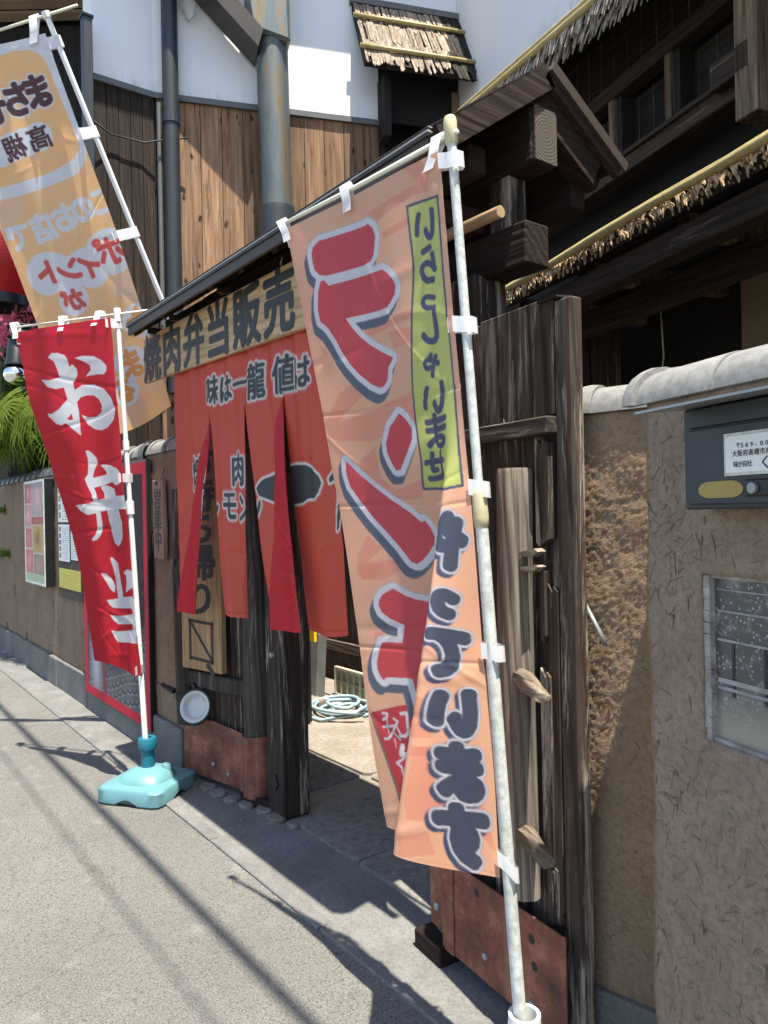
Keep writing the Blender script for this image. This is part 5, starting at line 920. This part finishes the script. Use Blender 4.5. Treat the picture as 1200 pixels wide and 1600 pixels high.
over(im, np.exp(-(((xx - .22) / .09) ** 2 + ((yy - .82) / .16) ** 4)), (.38, .36, .42)); over(im, np.exp(-(((xx - .33 - .15 * (yy - .8)) / .025) ** 2)) * (yy > .72), (.26, .06, .05))
yy, xx = np.meshgrid(np.linspace(0, 1, H), np.linspace(0, 1, Wd), indexing='ij'); fr2 = (xx < .055) | (xx > .955) | (yy < .045) | (yy > .962); im[fr2] = (.50, .03, .05); sheet_print('printed_sheet', im, -5.82, -4.44, 1.5705, .15, 1.79, ps)
lx = thing('light_box', 'shallow menu light box showing pink meat pictures on left wall', 'light box', (-7.2, 1.53, .87)); part('casing', MB().box(-7.57, 1.525, .86, -6.80, 1.60, 1.80), 'black', lx, bevel=.006)
H, Wd = 160, 120; yy, xx = np.meshgrid(np.linspace(0, 1, H), np.linspace(0, 1, Wd), indexing='ij'); im = np.ones((H, Wd, 3)) * np.array((.42, .38, .34))
for x0, x1, y0, y1, col, hl in ((.0, .34, .0, .20, (.40, .10, .11), (.55, .30, .30)), (.36, 1, .0, .33, (.30, .27, .28), (.62, .34, .36)), (.0, .33, .22, .44, (.45, .2, .2), (.6, .4, .38)), (.36, 1, .345, .42, (.30, .07, .07), (.45, .2, .18)), (.0, .36, .46, .66, (.36, .12, .12), (.5, .24, .22)), (.40, .96, .43, .70, (.42, .30, .10), (.20, .10, .07)), (.0, .42, .68, .92, (.42, .12, .13), (.58, .28, .28)), (.46, 1, .72, .92, (.24, .18, .15), (.4, .28, .24))):
    over(im, ((xx > x0) & (xx < x1) & (yy > y0) & (yy < y1)) * .9, col); bl = np.exp(-(((xx - (x0 + x1) / 2) / (x1 - x0) * 3.1) ** 2 + ((yy - (y0 + y1) / 2) / (y1 - y0) * 2.8) ** 2)) * np.clip(.75 + .5 * smooth_noise(H, Wd, int(y0 * 99), 12, 9), 0, 1); over(im, bl, hl)
over(im, ((yy > .93) * 1.) * .7, (.3, .42, .25)); sheet_print('menu_sheet', im, -7.54, -6.83, 1.5225, .89, 1.77, lx)
part('lid_frame', MB().box(-7.565, 1.52, .865, -7.54, 1.53, 1.795).box(-6.83, 1.52, .865, -6.805, 1.53, 1.795).box(-7.54, 1.52, 1.773, -6.83, 1.53, 1.795).box(-7.54, 1.52, .865, -6.83, 1.53, .886), 'pvc', lx)
nb = thing('notice_board', 'weathered notice board with menus pinned beside the light box', 'notice board', (-6.3, 1.59, .8)); part('board', MB().box(-6.60, 1.578, .80, -5.90, 1.60, 1.82), 'leaf_grey', nb, bevel=.004)
def paper(x0, x1, z0, z1, seed, bg, ink=(.12, .13, .15), pics=True):
    r = np.random.default_rng(seed); H, Wd = 90, 70; im = np.ones((H, Wd, 3)) * np.array(bg)
    for k in range(8, H - 6, 5):
        for a in range(6 + (18 if pics else 0), Wd - 5):
            if r.random() < .55: im[k:k + 2, a] = ink
    if pics:
        for k in range(6, H - 14, 16): over(im[k:k + 12, 4:18], np.ones((12, 14)) * .85, [(.2, .1, .06), (.05, .05, .05), (.15, .2, .08)][r.integers(3)])
    sheet_print('paper', im, x0, x1, 1.5765, z0, z1, nb)
paper(-6.56, -6.20, 1.42, 1.80, 1, (.66, .68, .66)); paper(-6.56, -6.22, 1.10, 1.40, 2, (.66, .68, .70)); paper(-6.18, -5.93, 1.12, 1.36, 3, (.68, .68, .68), pics=False); paper(-6.18, -5.93, 1.40, 1.80, 5, (.6, .62, .6)); paper(-6.56, -5.92, .88, 1.04, 4, (.52, .50, .12), (.4, .15, .06), False)
pq = thing('wooden_plaque', 'small weathered wooden plaque with written characters beside the poster', 'plaque', (-4.25, 1.585, 1.2))
part('board', MB().prism([(-4.335, 1.665), (-4.18, 1.66), (-4.165, 1.40), (-4.175, 1.20), (-4.325, 1.205)], 1.572, 1.598, lambda x, z, y: (x, y, z)), 'plaque', pq, bevel=.003)
lettering('brush_lettering', [(c, -4.25, 1.55 - .12 * i, .052, .055) for i, c in enumerate('営業中')], lambda x, z: (x, 1.5705, z), 'ink', pq, .02); part('nail', MB().lathe([(0, 0), (.008, 0), (.006, .01), (0, .01)], (-4.26, 1.572, 1.645), 8, (0, -1, 0)), 'black', pq)
# ------------------------------------------------------------------ courtyard things
fn = thing('board_fence', 'dark board fence at the back of the courtyard', 'fence', (-4.5, 3.5, 0))
for i in range(24): x = -7.0 + i * .19; part('board', MB().box(x, 3.50 + .006 * (i % 2), .0, x + .184, 3.53, 2.6 + random.uniform(-.02, .02)), 'plank_dark', fn, own=True, bevel=.002)
part('rail', MB().box(-7, 3.46, .28, -2.45, 3.498, .36), 'leaf_x', fn); part('rail', MB().box(-7, 3.46, 1.5, -2.45, 3.498, 1.58), 'leaf_x', fn)
sp = thing('striped_barrier', 'upright yellow and black striped barrier board behind the curtain', 'barrier', (-4.35, 2.6, .6))
for i, m_ in enumerate(('yellow', 'black', 'yellow')): x = -4.43 + (0, .055, .15)[i]; w = (.053, .093, .055)[i]; part('stripe', MB().prism([(x + .05, .60), (x + w + .05, .60), (x + w + .035, 1.42), (x + .035, 1.42)], 2.58, 2.60, lambda a, z, y: (a, y, z)), m_, sp)
part('support', MB().box(-4.37, 2.602, .03, -4.32, 2.64, 1.4), 'black', sp)
solo('leaning_slab', MB().prism([(-5.05, .02), (-4.72, .02), (-4.70, .55), (-4.80, .60), (-5.03, .58)], 2.92, 3.0, lambda x, z, y: (x, y + .05 * z, z)), 'concrete', 'grey concrete slab standing upright beside the hose', 'slab', bevel=.01)
solo('stone_step', MB().box(-5.1, 2.72, .0, -4.62, 2.95, .085, .008), 'stone', 'low pale stone step below the leaning slab', 'step', bevel=.012)
cr_ = thing('slatted_crate', 'cream plastic slatted crate lid standing behind the coiled hose', 'crate', (-4.65, 3.2, .02))
x0, x1, z0, z1 = -4.86, -4.44, .03, .25
for b in ((x0, z0, x0 + .015, z1), (x1 - .015, z0, x1, z1), (x0 + .016, z0, x1 - .016, z0 + .015), (x0 + .016, z1 - .015, x1 - .016, z1)): part('rim', MB().box(b[0], 3.18, b[1], b[2], 3.21, b[3]), 'grate', cr_)
part('panel', MB().box(x0 + .01, 3.212, z0 + .01, x1 - .01, 3.216, z1 - .01), 'grate', cr_)
for i in range(1, 5): x = x0 + (x1 - x0) * i / 5; part('slat', MB().box(x - .004, 3.185, z0 + .016, x + .004, 3.21, z1 - .016), 'grate', cr_)
part('slat', MB().box(x0 + .016, 3.19, .135, x1 - .016, 3.209, .143), 'grate', cr_)
q = []; 
for k in range(150): t = k / 150 * 2 * math.pi * 5; r = .15 + .055 * math.sin(t * .41 + 1) + (.09 if k > 125 else 0) * ((k - 125) / 25); q.append((-4.42 + .03 * math.sin(t * .2) + r * 1.15 * math.cos(t), 2.98 + r * math.sin(t), .035 + .012 * (k // 30) + .008 * math.sin(t * 1.7)))
q += [(-4.3, 2.7, .033), (-4.55, 2.68, .033), (-4.75, 2.85, .033), (-4.78, 3.05, .033)]
solo('garden_hose', MB().tube(q, .0125, 7), 'hose', 'pale blue garden hose coiled on the courtyard stones', 'hose', smooth=True)
sb = thing('small_sign', 'small pale sign with dark writing on the courtyard fence, right of curtain', 'sign', (-3.6, 3.45, 1.1)); part('board', MB().box(-4.02, 3.43, .98, -3.5, 3.455, 1.32), 'pvc', sb); lettering('lettering', [(c, -3.86 + .2 * (i % 2), 1.24 - .15 * (i // 2), .07, .06) for i, c in enumerate('ランチ中')], lambda x, z: (x, 3.4285, z), 'ink', sb, .02)
# ------------------------------------------------------------------ left background
def FB(p, d, n): 
    p = Vector(p); d = Vector(d).normalized(); n = Vector(n)
    return lambda s, o, z: p + d * s + n * o + Vector((0, 0, z))
sd_ = thing('dark_shed', 'tall sooty timber shed behind the plants at far left', 'shed', (-9.9, 1.9, 0)); d_ = Vector((.61, .792, 0)); n_ = Vector((.792, -.61, 0)); S_ = FB((-10.1, 1.66, 0), d_, n_)
q = MB(); fbox(q, S_, -.1, -2, 0, 3.2, -.03, 7.5); part('wall', q, 'black_wood', sd_)
for i in range(18): q = MB(); fbox(q, S_, -.1 + i * .18, -.03, 0, .075 + i * .18, 0, 7.45); part('board', q, 'black_wood', sd_, own=True)
for k in range(3): q = MB(); fbox(q, S_, -.3, .05 + k * .17, 7.5 + .03 * k, 3.3, .20 + k * .17, 7.53 + .03 * k); part('eave_board', q, 'panel', sd_)
q = MB(); fbox(q, S_, -.4, -2, 7.6, 3.4, .62, 7.68); part('roof', q, 'roof_metal', sd_)
ph = thing('pale_house', 'pale tiled house rising behind the sooty shed roof', 'house', (-15, 3.5, 0)); S2 = FB((-17.5, 2.5, 0), d_, n_)
q = MB(); fbox(q, S2, -1, -2, 0, 9, 0, 13.2); part('wall', q, 'white', ph)
for i in range(26): q = MB(); fbox(q, S2, -1, 0, 9 + i * .16, 9, .008, 9.15 + i * .16); part('siding_course', q, 'white', ph, own=True)
q = MB(); fbox(q, S2, -1.5, -2.4, 13.2, 9.5, .5, 13.5); part('roof', q, 'roof_metal', ph)
bp_ = thing('steel_post', 'black square steel post left of the white building', 'post', (-6.72, 1.93, 0)); q = MB().box(-6.765, 1.89, 0, -6.675, 1.97, 5.85); part('shaft', q, 'dark_metal', bp_, bevel=.006); part('cap', MB().box(-6.775, 1.88, 5.85, -6.665, 1.98, 5.87), 'dark_metal', bp_)
solo('service_cable', MB().tube([(-6.72, 1.9, 5.0), (-6.80, 2.15, 4.93), (-6.78, 2.45, 4.93), (-6.72, 2.62, 4.98), (-6.6, 2.8, 5.0)], .008, 6), 'cable', 'thin dark cable crossing the charred boards from the steel post', 'cable', smooth=True)
# lantern
lt = thing('paper_lantern', 'big red paper lantern hanging at the left edge', 'lantern', (-8.25, 1.52, 3.65)); c0 = Vector((-8.30, 1.50, 0)); pr = []
for k in range(60):
    t = k / 59; z = 3.70 + t * 1.0; r = .46 * math.sin(math.pi * (.12 + .76 * t)) ** .55; pr.append((r * (1 + .012 * math.cos(k * math.pi)), z))
part('paper', MB().lathe(pr, c0, 40), 'lantern', lt, smooth=True); part('ring', MB().lathe([(.25, 3.60), (.27, 3.605), (.27, 3.71), (.25, 3.72), (0, 3.72)], c0, 28), 'black', lt, smooth='auto'); part('ring', MB().lathe([(0, 4.69), (.25, 4.69), (.25, 4.78), (0, 4.78)], c0, 28), 'black', lt)
part('arm', MB().tube([(-8.3, 1.5, 4.78), (-8.3, 1.5, 4.95), (-8.3, 2.2, 4.95)], .015, 6), 'black', lt)
# lamps
def lamp(c, ax, label, bulb=True):
    t = thing('spot_lamp', label, 'lamp', c); c = Vector(c); a = Vector(ax).normalized()
    part('housing', MB().lathe([(0, .26), (.075, .26), (.085, .24), (.09, .06), (.10, .02), (.10, 0), (.085, 0), (.07, .05), (0, .05)], c, 22, -a), 'black', t, smooth='auto')
    if bulb: part('bulb', MB().lathe([(.035, -.05), (.06, .0), (.10, .05), (.105, .09), (.085, .135), (.045, .16), (0, .167)], c, 24, a), 'chrome', t, smooth=True)
    part('arm', MB().tube([c - a * .2, c + Vector((-.15, .12, -.15)), (c.x - .1, 1.9, c.z - .3)], .018, 7), 'black', t); return t
lamp((-7.70, 1.50, 2.90), (.15, -.1, -1), 'black spot lamp with mirrored bulb beside the palm leaves'); lamp((-7.66, 1.54, 3.26), (.5, -.2, .5), 'black domed spot lamp above the mirrored bulb lamp', False)
solo('lamp_rail', MB().tube([(-9.2, 1.72, 2.72), (-8.2, 1.66, 2.76), (-7.4, 1.70, 2.80)], .022, 7), 'black', 'thin black rail running under the mirrored lamp', 'rail')
# fan palms
def fan(size, seed):
    r = random.Random(seed); q = MB(); n = 34; span = math.radians(290)
    for i in range(n):
        a = -span / 2 + span * i / (n - 1) + math.pi / 2; l = size * r.uniform(.85, 1.05) * (.75 + .25 * math.sin(math.pi * i / (n - 1))); w = size * .022; vs = []
        for k in range(5):
            t = k / 4; x = l * t; dz = -.32 * size * t ** 2.4 * r.uniform(.8, 1.2) - (.06 * size if k == 4 else 0); ww = w * (.25 + 1.6 * t) * (1 - t ** 3) + .0015
            c, s = math.cos(a), math.sin(a)
            for sg_, h in ((-1, 0), (0, .35 * ww), (1, 0)): vs.append((x * c - sg_ * ww * s, x * s + sg_ * ww * c, dz + h))
        q.add(vs, [(3 * k + m, 3 * k + m + 1, 3 * k + 4 + m, 3 * k + 3 + m) for k in range(4) for m in (0, 1)])
    return q
FANS = [mesh_of('frond', fan(.42, k), 'palm', True) for k in range(3)]
for ip, (c, lab) in enumerate((((-7.55, 1.86, 2.36), 'fan palm with drooping yellow green leaves nearest the red banner'), ((-8.35, 1.74, 2.25), 'fan palm hanging low over the wall top at the frame edge'), ((-8.5, 1.92, 2.62), 'taller fan palm half hidden behind the lamp'))):
    t = thing('fan_palm', lab, 'palm', (c[0], c[1], 0), 0, 'fan palms behind the left wall'); part('trunk', MB().tube([(c[0], c[1], 0), (c[0] + .03, c[1], c[2] * .6), c], [.07, .06, .05], 9), 'bark_dark', t)
    for k in range(13):
        a = k * 2.4 + ip; e = random.uniform(-.5, .75); d = Vector((math.cos(a) * math.cos(e), math.sin(a) * math.cos(e) - .25, math.sin(e))); l = random.uniform(.25, .45); h = Vector(c) + d * l
        o = inst('frond', FANS[k % 3], t, h, (0, 0, 0), (1,) * 3); o.rotation_euler = (Vector((0, 0, 1)).rotation_difference(Vector((d.x * .6 + .2, d.y * .6 - .5, .75 - e * .2)).normalized())).to_euler(); o.rotation_euler.rotate_axis('Z', a - math.pi / 2)
        st = MB().tube([Vector(c), Vector(c).lerp(h, .5) + Vector((0, 0, .03)), h], .007, 5); part('leaf_stalk', st, 'palm', t)
def cards(name, box, n, L, mat, seed, drop=0):
    r = random.Random(seed); q = MB()
    for _ in range(n):
        while True:
            p = [r.uniform(-1, 1) for _ in '012']
            if sum(x * x for x in p) < 1 and r.random() > .25: break
        c = Vector([(box[2 * i] + box[2 * i + 1]) / 2 + p[i] * (box[2 * i + 1] - box[2 * i]) / 2 for i in range(3)]); d = Vector([r.gauss(0, 1) for _ in '012']).normalized(); s_ = d.orthogonal().normalized(); l = L * r.uniform(.6, 1.2); d = (d + Vector((0, 0, -drop))).normalized()
        q.add([c - d * l, c + s_ * l * .35, c + d * l, c - s_ * l * .35], [(0, 1, 2, 3)])
    return q
sh = thing('flowering_bush', 'dark leafy bush with pink blossom under the red lantern', 'bush', (-8.9, 2.3, 0)); o = part('foliage', cards('f', (-9.7, -7.9, 1.60, 2.25, 2.0, 4.1), 5200, .06, 'leaf', 2), 'leaf', sh); o['kind'] = 'stuff'
o = part('blossom', cards('b', (-9.5, -7.9, 1.5, 2.1, 3.15, 3.85), 620, .055, 'petal', 3), 'petal', sh); o['kind'] = 'stuff'
part('stem', MB().tube([(-8.9, 2.4, 0), (-8.85, 2.35, 1.5), (-8.9, 2.4, 3.4)], [.05, .045, .02], 8), 'bark_dark', sh)
for k in range(6): x = -9.2 + .24 * k; part('stem', MB().tube([(-8.88, 2.38, 1.6 + .1 * k), (x * .5 - 4.4, 2.3, 2.6), (x, 2.1 + .05 * k, 3.6)], [.025, .018, .008], 6), 'bark_dark', sh)
sh2 = thing('leafy_shrub', 'sunlit yellow green shrub filling the gap behind the palms', 'shrub', (-7.6, 2.4, 0)); o = part('foliage', cards('f', (-9.3, -7.0, 1.75, 2.3, 1.75, 2.75), 1300, .05, 'grass', 5), 'leaf', sh2); o['kind'] = 'stuff'; part('stem', MB().tube([(-7.8, 2.4, 0), (-7.85, 2.4, 2.2)], [.04, .02], 7), 'bark_dark', sh2)
# ------------------------------------------------------------------ overhead cables along the street
def cable(y, z, r, lab, sag=.25):
    pts = [(x, y, z - sag * (1 - ((x - 0) / 22) ** 2)) for x in np.linspace(-26, 22, 40)]; return solo('overhead_cable', MB().tube(pts, r, 8), 'cable', lab, 'cable', 'overhead cables along the street')
cable(2.78 - 2.0, 6.3, .022, 'thick overhead cable bundle above the street edge')
cable(.55, 6.6, .006, 'thin overhead cable beside the thick bundle')
